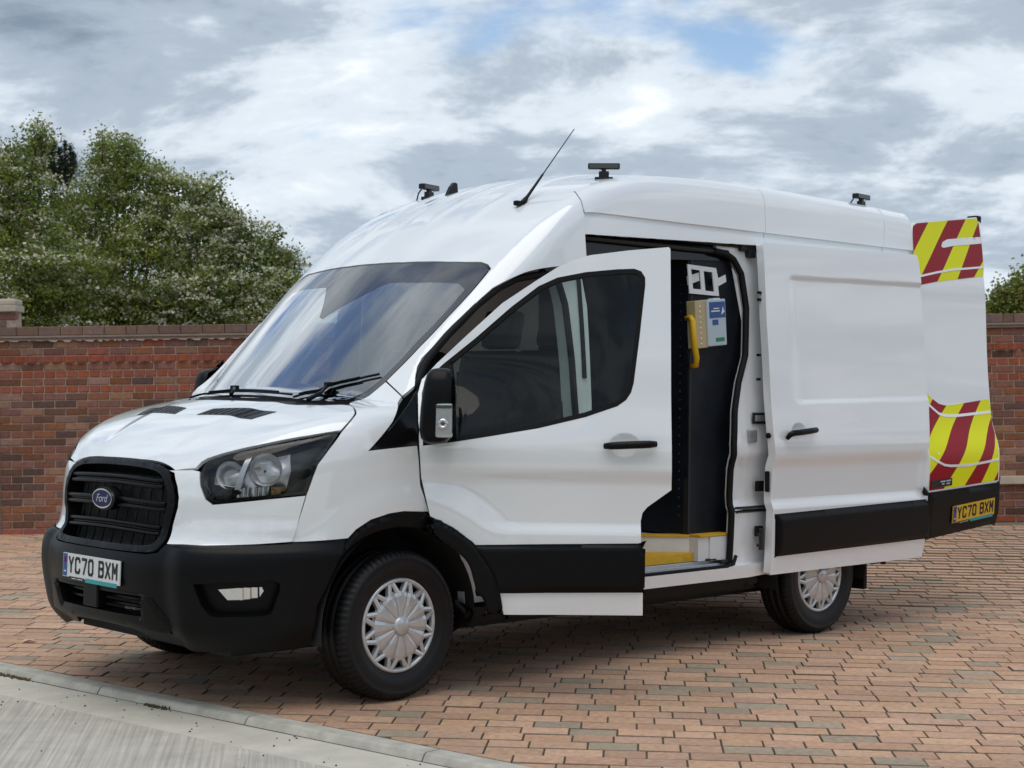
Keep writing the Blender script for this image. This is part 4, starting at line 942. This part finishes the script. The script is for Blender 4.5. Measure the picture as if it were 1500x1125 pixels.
# ---------------------------------------------------------------- ground
def LD(P): q = np.asarray(P)[..., :2]-CAM[:2]; return q @ RH[:2], q @ FH[:2]
def gz(P):
    L, d = LD(P); return (np.clip((L+5.0)*.025-.031, -.15, .45))*sstep(10.8, 15.6, d)
far = MB(); S_ = 1500
far.add([(-S_, -S_, -.30), (S_, -S_, -.30), (S_, S_, -.30), (-S_, S_, -.30)], [[0, 1, 2, 3]])
tag(far.build('ground', mat('far_grass', (.07, .085, .03), .9, noise=(.3, .35)), recalc=False), kind='structure')
K0 = np.array([-.787, .284]); kd = np.array([.124, -.992]); kd /= np.linalg.norm(kd); kn = np.array([-kd[1], kd[0]])*-1
if kn[0] > 0: kn = -kn                                     # kn points from the paving to the road
def kp(s, t, z): return (*(K0+kd*s+kn*t), z)
def grid(name, ss, ts, zf, m):
    g = MB(); V = []
    for s in ss:
        for t in ts:
            p = kp(s, t, 0); V.append((p[0], p[1], zf(np.array(p))))
    n = len(ts); g.add(V, [[i*n+j, i*n+j+1, (i+1)*n+j+1, (i+1)*n+j] for i in range(len(ss)-1) for j in range(n-1)], 0, True)
    return g.build(name, m, recalc=True)
SAND = mat('joint_sand', (.19, .142, .10), .95, noise=(60, .4))
pav = grid('paving', np.linspace(-24, 24, 60), np.linspace(0, -26, 60), lambda p: float(gz(p))-.013, SAND)
tag(pav, kind='structure')
BLK = [piece_mat('paver_buff', (.52, .325, .210), .85, .09, 30, (180, .35, .003), (.05, .02)), piece_mat('paver_brown', (.45, .275, .182), .85, .08, 30, (180, .35, .003), (.05, .02)),
       piece_mat('paver_rose', (.485, .292, .192), .85, .08, 30, (180, .35, .003), (.05, .02)), piece_mat('paver_grey', (.35, .28, .20), .85, .10, 30, (180, .35, .003), (.05, .02))]
be_ = R(4.3); rd = RH[:2]*math.cos(be_)-FH[:2]*math.sin(be_); cdv = RH[:2]*math.sin(be_)+FH[:2]*math.cos(be_)
def block_geo(poly):
    """poly (n,2) about the block's centre -> chamfered top"""
    p = np.array(poly); n = len(p); q = np.array(inset(p, .0028))
    V = [(*a, 0.) for a in q]+[(*a, -.0030) for a in p]+[(*a, -.030) for a in p]
    Fc = [list(range(n))]+[[k*n+i, k*n+(i+1) % n, (k+1)*n+(i+1) % n, (k+1)*n+i] for k in (0, 1) for i in range(n)]
    return V, [f[::-1] if i else f for i, f in enumerate(Fc)]
ROWD = .135; GAP = .0045
blocks = []
O2 = CAM[:2]
for r_ in range(int(4.2/ROWD), int(15.9/ROWD)):
    d0 = r_*ROWD; lim = .34*d0+1.8; x = -lim-random.random()*.24
    while x < lim+.3:
        L_ = random.choice((.172, .205, .205, .240))
        cx, cyv = x+L_/2, d0+ROWD/2
        blocks.append((cx, cyv, L_)); x += L_
cand = []; rest = [MB() for _ in range(1)]; stuff = MB()
van_poly = [(-1.0, -1.0), (4.5, -1.0), (4.5, 1.0), (-1.0, 1.0)]
for cx, cyv, L_ in blocks:
    c = O2+rd*cx+cdv*cyv
    hw, hd = L_/2-GAP/2, ROWD/2-.0030
    jit = (random.random()-.5)*.012
    rx, cx2 = rd*math.cos(jit)+cdv*math.sin(jit), cdv*math.cos(jit)-rd*math.sin(jit)
    poly = [c+rx*a*hw+cx2*b*hd for a, b in ((-1, -1), (1, -1), (1, 1), (-1, 1))]
    dist = [(p-K0) @ kn for p in poly]
    if min(dist) > -.012: continue
    mi = random.choices((0, 1, 2, 3), (.48, .20, .20, .13))[0]
    z = float(gz(c))+random.gauss(0, .0016)
    clipped = max(dist) > -.004
    if clipped:
        a = K0-kn*.004; poly = clip_half(poly, a, a+kd, -1 if np.array([kd[1], -kd[0]]) @ kn > 0 else 1)
        if len(poly) < 3: continue
        ar = .5*abs(sum(p[0]*q[1]-q[0]*p[1] for p, q in zip(poly, poly[1:]+poly[:1])))
        if ar < .0008: continue
    px = to_px([[c[0], c[1], z]])[0]; vis = 0 < px[0] < 1500 and 0 < px[1] < 1122 and not (-1.05 < c[0] < 4.4 and -.95 < c[1] < .95)
    cand.append((c, rx, cx2, L_, poly if clipped else None, mi, z, vis, np.linalg.norm(np.array([*c, z])-CAM), hw, hd))
order = sorted([i for i, b in enumerate(cand) if b[7] and b[4] is None], key=lambda i: cand[i][8])[:300]
single = set(order); shared = {}
stilt = random.Random(3)
for i, (c, rx, cx2, L_, poly, mi, z, vis, dist, hw, hd) in enumerate(cand):
    if i in single:
        key = (L_, mi)
        if key not in shared:
            V, Fc = block_geo([(-hw, -hd), (hw, -hd), (hw, hd), (-hw, hd)])
            me = bpy.data.meshes.new('paving_block'); me.from_pydata(V, [], Fc); me.materials.append(BLK[mi]); me.materials.append(SAND); me.polygons.foreach_set('material_index', [0]+[1]*(len(Fc)-1)); me.update(); shared[key] = me
        o = link_mesh('paving_block', shared[key], pav, (c[0], c[1], z)); o.rotation_euler = (stilt.gauss(0, .004), stilt.gauss(0, .004), math.atan2(rx[1], rx[0]))
    else:
        if poly is None: P2 = [np.array((a*hw, b*hd)) @ np.stack([rx, cx2]) for a, b in ((-1, -1), (1, -1), (1, 1), (-1, 1))]
        else:
            P2 = [p-c for p in poly]
            ar = sum(p[0]*q[1]-q[0]*p[1] for p, q in zip(P2, P2[1:]+P2[:1]))
            if ar < 0: P2 = P2[::-1]
        V, Fc = block_geo(P2); stuff.add([(v[0]+c[0], v[1]+c[1], v[2]+z) for v in V], Fc, 4); stuff.m[-len(Fc)] = mi
so = stuff.build('paving_block', BLK+[SAND], pav, kind='stuff', recalc=False)
# kerb of concrete stones, dropped almost flush, with the channel and the brushed road slab below it
KERBM = mat('kerb_concrete', (.44, .42, .36), .9, noise=(9, .28), bump=(120, .5, .004))
kerb = empty('kerb', kp(0, 0, 0)); tag(kerb, 'low pale concrete kerb between the block paving and the road', 'kerb')
prof = [(.004, -.12), (.004, -.004), (.010, .002), (.088, .002), (.100, -.003), (.116, -.030), (.118, -.12)]
LEN = 1.052; base_s = (np.array([-.877, .211])-K0) @ kd
for k in range(-9, 10):
    s0 = base_s+k*LEN+.004; s1 = s0+LEN-.008; m = MB()
    stn = np.linspace(s0, s1, 5); rows = []
    A = [kp(s, t, z) for s in stn for t, z in prof]; n = len(prof)
    m.add(A, [[i*n+j, i*n+j+1, (i+1)*n+j+1, (i+1)*n+j] for i in range(4) for j in range(n-1)]+[list(range(n)), [4*n+j for j in range(n)][::-1]])
    m.build('kerb_stone', KERBM, kerb, org=kp(0, 0, 0))
def conc(name, col, brushed):
    m = mat(name, col, .9, noise=(5, .16), bump=(220, .35, .003)); nt = m.node_tree; b = nt.nodes['Principled BSDF']
    if brushed:
        ge = nt.nodes.new('ShaderNodeNewGeometry'); mp = nt.nodes.new('ShaderNodeMapping'); mp.vector_type = 'TEXTURE'; mp.inputs['Rotation'].default_value = (0, 0, R(54.4)); mp.inputs['Scale'].default_value = (1.0, 1/70, 1)
        nt.links.new(ge.outputs['Position'], mp.inputs[0]); n = nt.nodes.new('ShaderNodeTexNoise'); n.inputs['Scale'].default_value = 1.; n.inputs['Detail'].default_value = 4; nt.links.new(mp.outputs[0], n.inputs['Vector'])
        bp = nt.nodes.new('ShaderNodeBump'); bp.inputs['Strength'].default_value = .8; bp.inputs['Distance'].default_value = .006; nt.links.new(n.outputs[0], bp.inputs['Height']); nt.links.new(bp.outputs[0], b.inputs['Normal'])
        old = b.inputs['Base Color'].links[0].from_socket; mx = nt.nodes.new('ShaderNodeMix'); mx.data_type = 'RGBA'; mx.blend_type = 'MULTIPLY'; mx.inputs[0].default_value = 1
        r = nt.nodes.new('ShaderNodeMapRange'); r.inputs[1].default_value = .3; r.inputs[2].default_value = .7; r.inputs[3].default_value = .72; r.inputs[4].default_value = 1.10
        nt.links.new(n.outputs[0], r.inputs[0]); nt.links.new(old, mx.inputs[6]); nt.links.new(r.outputs[0], mx.inputs[7]); nt.links.new(mx.outputs[2], b.inputs['Base Color'])
    return m
tag(grid('gutter', np.linspace(-30, 30, 8), np.array([.117, .43]), lambda p: -.031, conc('channel_concrete', (.54, .505, .425), False)), kind='structure')
tag(grid('road', np.linspace(-60, 60, 8), np.array([.43, 9.]), lambda p: -.0312, conc('brushed_concrete', (.50, .465, .395), True)), kind='structure')
tag(grid('verge', np.linspace(-60, 60, 8), np.array([9., 60.]), lambda p: -.05, mat('verge_grass', (.06, .085, .025), .95, noise=(2, .4))), kind='structure')
jm = MB(); jm.strip([kp(s, .112, -.0300) for s in np.linspace(-9, 9, 40)], [kp(s, .1235+.002*math.sin(s*23)+.001*math.sin(s*71), -.0300) for s in np.linspace(-9, 9, 40)])
jm.build('foot_joint', mat('joint_dirt', (.06, .05, .036), .95, noise=(40, .5)), kerb, org=kp(0, 0, 0))
# moss in the kerb joint, grit, a leaf
MOSS = mat('moss', (.075, .060, .025), .95, noise=(50, .5))
for (s_a, s_b, w_, lb) in ((-1.10, -.47, .030, 'brown moss strip growing along the foot of the kerb at the far end'), (.55-.12, .55+.05, .030, 'small brown moss clump at the kerb foot under the number plate')):
    m = MB()
    for _ in range(int((s_b-s_a)*420)):
        s = random.uniform(s_a, s_b); p = np.array(kp(s, .120+random.gauss(.006, w_*.28), -.031)); r0 = random.uniform(.004, .010)
        m.add([p+[r0*math.cos(a), r0*math.sin(a), 0] for a in (0, 1.6, 3.1, 4.7)]+[p+[0, 0, r0*1.5]], [[0, 1, 4], [1, 2, 4], [2, 3, 4], [3, 0, 4]], 0, True)
    tag(m.build('moss', MOSS), lb, 'moss', kind='stuff')
m = MB(); gr_ = random.Random(5)
for _ in range(110):
    s = gr_.uniform(-2, 3.6); t = abs(gr_.gauss(0, .35))+.125; r0 = gr_.uniform(.002, .007); p = np.array(kp(s, t, -.030))
    m.add([p+[r0*math.cos(a), r0*math.sin(a), 0] for a in (0, 1.6, 3.1, 4.7)]+[p+[0, 0, r0]], [[0, 1, 4], [1, 2, 4], [2, 3, 4], [3, 0, 4]])
tag(m.build('grit', mat('grit_dark', (.05, .04, .032), .95)), 'dark grit scattered over the gutter and road slab', 'grit', kind='stuff')
lf = MB().add([(-.525, 1.69, .006), (-.50, 1.72, .016), (-.455, 1.70, .012), (-.44, 1.675, .004), (-.47, 1.66, .012), (-.50, 1.665, .018)], [[0, 1, 4, 5], [1, 2, 3, 4]])
tag(lf.build('fallen_leaf', mat('pale_leaf', (.55, .40, .30), .7)), 'small pale fallen leaf lying on the paving left of the van', 'leaf')

# ---------------------------------------------------------------- brick wall
BR = [piece_mat('brick_brown', (.23, .098, .063), .9, .22, 26, (90, .6, .004), (.15, .08)), piece_mat('brick_dark', (.135, .072, .054), .9, .22, 26, (90, .6, .004), (.2, .06)),
      piece_mat('brick_red', (.32, .092, .054), .9, .12, 26, (90, .5, .003), (.08, .04)), piece_mat('brick_buff', (.29, .158, .104), .9, .18, 26, (90, .6, .004), (.15, .08)), piece_mat('coping_brick', (.185, .115, .088), .9, .16, 26, (90, .6, .004), (.12, .06))]
MORTAR = mat('mortar', (.48, .37, .285), .95, noise=(20, .25), bump=(150, .5, .003)); STONE = mat('pale_stone', (.50, .43, .34), .85, noise=(8, .12)); TILE = mat('creasing_tile', (.26, .20, .165), .9, noise=(10, .2))
tilt = math.atan(.025); D_W = 16.0
wo = plot(-5.0, D_W, -.031)
WM = Matrix.Identity(4); ux = RH*math.cos(tilt)+np.array([0, 0, 1])*math.sin(tilt); uz = -RH*math.sin(tilt)+np.array([0, 0, 1])*math.cos(tilt)
for i in range(3): WM[i][0], WM[i][1], WM[i][2], WM[i][3] = ux[i], FH[i], uz[i], wo[i]
wall = empty('brick_wall'); wall.matrix_world = WM
tag(wall, 'brown and red brick garden wall with toothed course and coping behind the van', 'wall')
def wpx(u, v): return to_px(wo+ux*u+uz*v)
U0, U1 = -4.0, 16.0
MB().box((U0, .012, -.3), (U1, .20, 1.90)).build('mortar_core', MORTAR, wall)
MB().box((U0, -.030, 1.898), (U1, .24, 1.922), bev=.003).box((U0, -.045, 1.923), (U1, .25, 1.944), bev=.003).build('creasing_course', TILE, wall)
m = MB()
u = U0
while u < 8:
    w_ = random.uniform(.03, .13); d_ = random.uniform(.006, .022); m.add([(u, -.032, 1.899), (u+w_, -.032, 1.899), (u+w_*.75, -.030, 1.899-d_), (u+w_*.3, -.030, 1.899-d_*.8)], [[0, 1, 2, 3]]); u += w_*random.uniform(1, 1.6)
m.build('mortar_drip', mat('lime_mortar', (.48, .42, .36), .95), wall)
bshare = {}
def brick_mesh(l, h_, mi):
    key = (round(l, 3), round(h_, 3), mi)
    if key not in bshare:
        b = bmesh.new(); bmesh.ops.create_cube(b, size=1)
        for v in b.verts: v.co = Vector((v.co.x*l, v.co.y*.10, v.co.z*h_))
        bmesh.ops.bevel(b, geom=[e for e in b.edges if all(v.co.y < 0 for v in e.verts)], offset=.0045, segments=1, affect='EDGES')
        me = bpy.data.meshes.new('brick'); b.to_mesh(me); b.free(); me.materials.append(BR[mi]); bshare[key] = me
    return bshare[key]
vis_poly = np.array([(-5, 470), (352, 470), (285, 548), (232, 590), (165, 616), (118, 655), (98, 692), (84, 772), (80, 800), (-5, 800)], float)
singles = []; restb = {i: MB() for i in range(5)}
def lay(u, v, l, h_, mi, y=.05, rz=0., force=False):
    p = wpx(u, v); see = bool(inside(np.array([p]), [vis_poly])[0]) or (1440 < p[0] < 1502)
    singles.append((see, u, v, l, h_, mi, y, rz))
PIT = .0735; hB = .0625
u = U0
while u < U1:
    l = random.choice((.215, .215, .215, .105)); lay(u+l/2, 1.990, l-.005, .086, 4, y=.02); u += l
for r_ in range(0, 26):
    vc = 1.896-PIT*(r_+.5)
    if vc < -.03: break
    head = r_ in (4, 6); tooth = r_ == 2; base_r = r_ >= 25
    if tooth:
        u = U0
        while u < U1: lay(u, vc, .098, hB, 2, y=.022, rz=R(38)); u += .1235
        continue
    pit = .110 if head else .2165; u = U0+(pit/2 if r_ % 2 else 0)+(.05 if head else 0)
    while u < U1:
        mi = 2 if (head or base_r) else random.choices((0, 1, 3, 2), (.60, .22, .15, .03))[0]
        lay(u+pit/2, vc+random.gauss(0, .0008), pit-.0125, hB-.001, mi, y=.05+random.gauss(0, .0012)); u += pit
vs_ = [b for b in singles if b[0]]
vs_.sort(key=lambda b: -b[3]*b[4]); keep = set(map(id, vs_[:300]))
for b in singles:
    see, u, v, l, h_, mi, y, rz = b
    me = brick_mesh(l, h_, mi)
    if id(b) in keep:
        o = link_mesh('brick', me, wall, (u, y, v)); o.rotation_euler = (0, random.gauss(0, .004), rz)
    else:
        V = np.array([q.co[:] for q in me.vertices]); c_, s_ = math.cos(rz), math.sin(rz)
        V = V @ np.array([[c_, s_, 0], [-s_, c_, 0], [0, 0, 1]])+[u, y, v]
        restb[mi].add(V, [list(p.vertices) for p in me.polygons])
mm = MB()
for i, b in restb.items():
    k = len(mm.v); mm.v += b.v; mm.f += [[k+j for j in f] for f in b.f]; mm.m += [i]*len(b.f); mm.sm += [False]*len(b.f)
mm.build('brick', BR, wall, kind='stuff', recalc=False)
uL = 9.78
m = MB().box((uL, -.075, .365), (uL+4, .10, .442), bev=.006); m.build('stone_ledge', STONE, wall)
MB().box((-.012, -.006, 0), (.004, .05, 1.89)).build('movement_joint', mat('sealant', (.22, .19, .16), .8), wall)
# pier behind the left end
pr = empty('brick_pier'); pr.matrix_world = WM; tag(pr, 'brick pier with pale stone cap standing above the wall at the far left', 'pier')
MB().box((-1.0, .30, -.2), (.085, .50, 2.20)).build('core', MORTAR, pr)
for r_ in range(3):
    for k in range(5):
        o = link_mesh('brick', brick_mesh(.205, hB, (0, 1, 3, 4, 0)[(r_*2+k) % 5]), pr, (.092-.105-k*.2165-(.1 if r_ % 2 else 0), .335, 2.155-r_*PIT))
MB().box((-1.06, .24, 2.20), (.105, .54, 2.265), bev=.008).box((-1.04, .26, 2.266), (.095, .52, 2.33), bev=.02).build('cap_stone', STONE, pr)

# ---------------------------------------------------------------- trees
def leaf_mat(name, col, var):
    m = bpy.data.materials.new(name); m.use_nodes = True; nt = m.node_tree; nt.nodes.clear()
    ge = nt.nodes.new('ShaderNodeNewGeometry'); hs = nt.nodes.new('ShaderNodeHueSaturation'); hs.inputs['Color'].default_value = (*col, 1)
    def mr(lo, hi, src):
        r = nt.nodes.new('ShaderNodeMapRange'); r.inputs[3].default_value = lo; r.inputs[4].default_value = hi; nt.links.new(src, r.inputs[0]); return r.outputs[0]
    nt.links.new(mr(1-var, 1+var, ge.outputs['Random Per Island']), hs.inputs['Value']); nt.links.new(mr(.475, .525, ge.outputs['Random Per Island']), hs.inputs['Hue'])
    d = nt.nodes.new('ShaderNodeBsdfDiffuse'); t = nt.nodes.new('ShaderNodeBsdfTranslucent'); mx = nt.nodes.new('ShaderNodeMixShader'); mx.inputs[0].default_value = .42
    o = nt.nodes.new('ShaderNodeOutputMaterial')
    for b in (d, t): nt.links.new(hs.outputs[0], b.inputs[0])
    nt.links.new(d.outputs[0], mx.inputs[1]); nt.links.new(t.outputs[0], mx.inputs[2]); nt.links.new(mx.outputs[0], o.inputs[0]); return m
LEAF = [leaf_mat('leaf_mid', (.22, .27, .072), .42), leaf_mat('leaf_yellowgreen', (.285, .315, .07), .35), leaf_mat('leaf_dark', (.12, .152, .055), .4), leaf_mat('leaf_olive', (.23, .205, .075), .35)]
PETAL = leaf_mat('blossom', (.68, .66, .51), .25); NEEDLE = leaf_mat('pine_needle', (.075, .10, .065), .35); BARK = mat('bark', (.07, .055, .04), .95, noise=(20, .4))
def quads(C, l, w, upb):
    n = len(C); a = rng.normal(size=(n, 3)); nn = rng.normal(size=(n, 3))+[0, 0, upb]; nn /= np.linalg.norm(nn, axis=1)[:, None]
    a -= nn*(a*nn).sum(1)[:, None]; a /= np.linalg.norm(a, axis=1)[:, None]; b = np.cross(nn, a); l = l*rng.uniform(.6, 1.3, (n, 1)); w = w*rng.uniform(.7, 1.2, (n, 1))
    V = np.stack([C-a*l/2, C+b*w/2, C+a*l/2, C-b*w/2], 1).reshape(-1, 3); return V
def quad_obj(name, V, mats, parent, mi=None, kind=None):
    n = len(V)//4; me = bpy.data.meshes.new(name); me.vertices.add(len(V)); me.vertices.foreach_set('co', V.ravel().astype(np.float32)); me.loops.add(4*n); me.loops.foreach_set('vertex_index', np.arange(4*n, dtype=np.int32))
    me.polygons.add(n); me.polygons.foreach_set('loop_start', np.arange(0, 4*n, 4, dtype=np.int32)); me.polygons.foreach_set('loop_total', np.full(n, 4, np.int32))
    for m in mats: me.materials.append(m)
    if mi is not None: me.polygons.foreach_set('material_index', mi.astype(np.int32))
    me.update(); me.validate(); o = link_mesh(name, me, parent)
    if kind: o['kind'] = kind
    return o
def px_at(px, py, d): r_ = fw+rt*(px-750)/2389.445-up*(py-562.5)/2389.445; return CAM+r_*d/(r_ @ fw)
def tree(name, label, lobes, d, mix, blossom, trunk, dens_=15000, leaf=.046, clump=.085, group=None, twigs=()):
    t = empty(name, tuple(px_at(trunk[0], 700, d)*[1, 1, 0]))
    tag(t, label, 'tree', group)
    o_ = np.array(t.location); leaves = []; mats_i = []; petals = []
    stems = MB(); base = o_-o_; top = None
    for (px, py, rp, dd) in lobes:
        c = px_at(px, py, d+dd); r = rp*(d+dd)/2389.445
        nc = max(14, int(330*r*r)); dirs = rng.normal(size=(nc, 3)); dirs /= np.linalg.norm(dirs, axis=1)[:, None]
        rad = r*(rng.uniform(.35, 1.0, nc)**.6)*(1+.18*rng.normal(size=nc)); cc = c+dirs*rad[:, None]*[1, 1, .92]
        nl = int(dens_*r*r/nc)+6
        P = np.repeat(cc, nl, 0)+rng.normal(size=(nc*nl, 3))*clump*[1, 1, .7]
        leaves.append(P); mi = rng.choice(len(mix), nc, p=np.array(mix)/sum(mix)); mats_i.append(np.repeat(mi, nl))
        outer = cc[(rad > r*.62)]
        if blossom > 0 and len(outer):
            sel = outer[rng.random(len(outer)) < blossom]
            if len(sel): petals.append(np.repeat(sel, 30, 0)+rng.normal(size=(len(sel)*30, 3))*[clump*.95, clump*.95, clump*.34]+[0, 0, clump*.45])
        b0 = np.array([o_[0], o_[1], 1.2]); mid = (b0*.4+c*.6)+[0, 0, -.15]
        stems.tube([b0-o_, mid-o_, c-o_], [.05, .028, .010], n=6)
        for q in cc[::16]: stems.tube([c-o_, (c*.4+q*.6)-o_+rng.normal(size=3)*.05, q-o_], [.012, .008, .004], n=5, cap=False)
    for tw in twigs:
        pts = np.array([px_at(a, b, d) for a, b in tw]); stems.tube(pts-o_, np.linspace(.012, .004, len(pts)), n=5)
        pp = dens(pts, .03); leaves.append(np.repeat(pp, 7, 0)+rng.normal(size=(len(pp)*7, 3))*.045); mats_i.append(np.zeros(len(pp)*7, int))
    stems.tube([(0, 0, -.3), (.03, .02, .8), (0, 0, 1.3)], [.13, .10, .07], n=10)
    stems.build('trunk', BARK, t)
    L_ = np.concatenate(leaves)-o_; mi = np.concatenate(mats_i)
    quad_obj('crown', quads(L_, leaf, leaf*.62, .6), LEAF, t, mi)
    if petals: quad_obj('blossom', quads(np.concatenate(petals)-o_, .044, .040, 1.2), [PETAL], t)
    return t
tree('hawthorn_tree', 'blossoming hawthorn bush rising above the wall at the left edge, beneath the pine', [(-60,330,105,0),(10,290,72,0),(28,242,36,.2),(52,205,20,.2),(62,196,12,.2),(25,410,85,-.4),(80,400,70,-.5),(58,318,54,0),(-110,280,120,.5),(95,440,50,-.6),(10,455,60,-.8)], 19.5, (.55, .25, .2, 0), .50, (40,),
     twigs=[[(40, 225), (52, 200), (63, 190)], [(0, 235), (15, 222), (28, 215)]])
tree('hawthorn_tree', 'green hawthorn bush with scattered blossom, tallest in the middle of the hedge', [(158,272,46,.6),(143,236,26,.6),(172,238,34,.6),(205,268,40,.5),(150,335,78,.3),(205,395,78,-.2),(125,425,62,-.4),(228,330,58,.2),(215,462,42,-.5),(150,470,40,-.7),(152,205,9,.6),(185,215,14,.6),(116,318,38,.6),(165,450,60,-.6)], 20.5, (.50, .34, .16, 0), .30, (170,),
     twigs=[[(150, 240), (150, 215), (149, 192)], [(168, 230), (180, 212), (196, 216)], [(205, 245), (214, 228), (218, 224)]])
tree('hawthorn_tree', 'hawthorn bush thick with pale blossom sloping down towards the van windscreen', [(268,302,42,.6),(292,350,64,.4),(325,325,34,.4),(340,400,66,.2),(384,395,50,.3),(280,430,66,-.2),(408,372,26,.4),(405,435,52,.0),(355,350,38,.3),(300,288,24,.5),(240,268,26,.6),(335,452,55,-.3),(428,425,30,.3),(250,462,45,-.3),(300,468,45,-.4),(380,470,45,-.2)], 20.2, (.55, .15, .30, 0), .85, (320,),
     twigs=[[(300, 285), (318, 270), (332, 257)], [(322, 300), (327, 280), (318, 272)], [(395, 365), (405, 338), (415, 335)], [(405, 375), (425, 372), (441, 366)], [(400, 350), (412, 345), (418, 340)]])
tree('olive_tree', 'bushy olive-green tree showing above the wall at the right edge', [(1480,446,24,0),(1512,438,34,0),(1458,452,18,.3),(1570,432,55,.5),(1492,460,36,0),(1472,426,8,0),(1497,416,9,0),(1440,466,24,.5),(1640,430,60,.5)], 27., (.25, .2, .15, .4), .0, (1500,), leaf=.075, clump=.12)
# pine
pn = empty('pine_tree', tuple(px_at(75, 700, 27.)*[1, 1, 0])); tag(pn, 'dark pine showing its upright shoots above the hawthorn at left', 'tree')
po = np.array(pn.location); nd_ = []; st = MB()
for (px, py, py0) in ((58,199,250),(50,204,245),(66,210,255),(79,203,260),(74,212,262),(95,207,262),(87,216,265),(103,214,262),(108,224,262),(70,225,270),(90,230,270),(45,215,250),(55,235,275),(100,240,275),(80,245,280)):
    a = px_at(px, py0, 27.); b = px_at(px, py, 27.); k = rng.uniform(0, 1, 330)[:, None]
    P = a+(b-a)*k+rng.normal(size=(330, 3))*.050*(1.3-k); nd_.append(P); st.tube([a-po, b-po], [.02, .008], n=5)
st.tube([(0, 0, -.3), (0, 0, 2.5), (0, 0, 4.6)], [.2, .15, .08], n=8); st.build('trunk', BARK, pn)
quad_obj('crown', quads(np.concatenate(nd_)-po, .11, .020, 1.5), [NEEDLE], pn)

# line of trees across the road, behind the photographer
hc = []
for k in range(150):
    a = R(rng.uniform(150, 330)); r_ = rng.uniform(34, 46); c = np.array([CAM[0]+r_*math.cos(a), CAM[1]+r_*math.sin(a), rng.uniform(.3, 3.6)])
    hc.append(c+rng.normal(size=(130, 3))*[1.5, 1.5, .9])
hc = np.concatenate(hc); hc = hc[hc[:, 2] > -.1]
hw_ = quad_obj('hedgerow', quads(hc, .9, .6, .3), [LEAF[2], LEAF[0]], None, (rng.random(len(hc)) < .4).astype(int)); tag(hw_, 'far hedgerow across the road', 'hedge', kind='stuff')
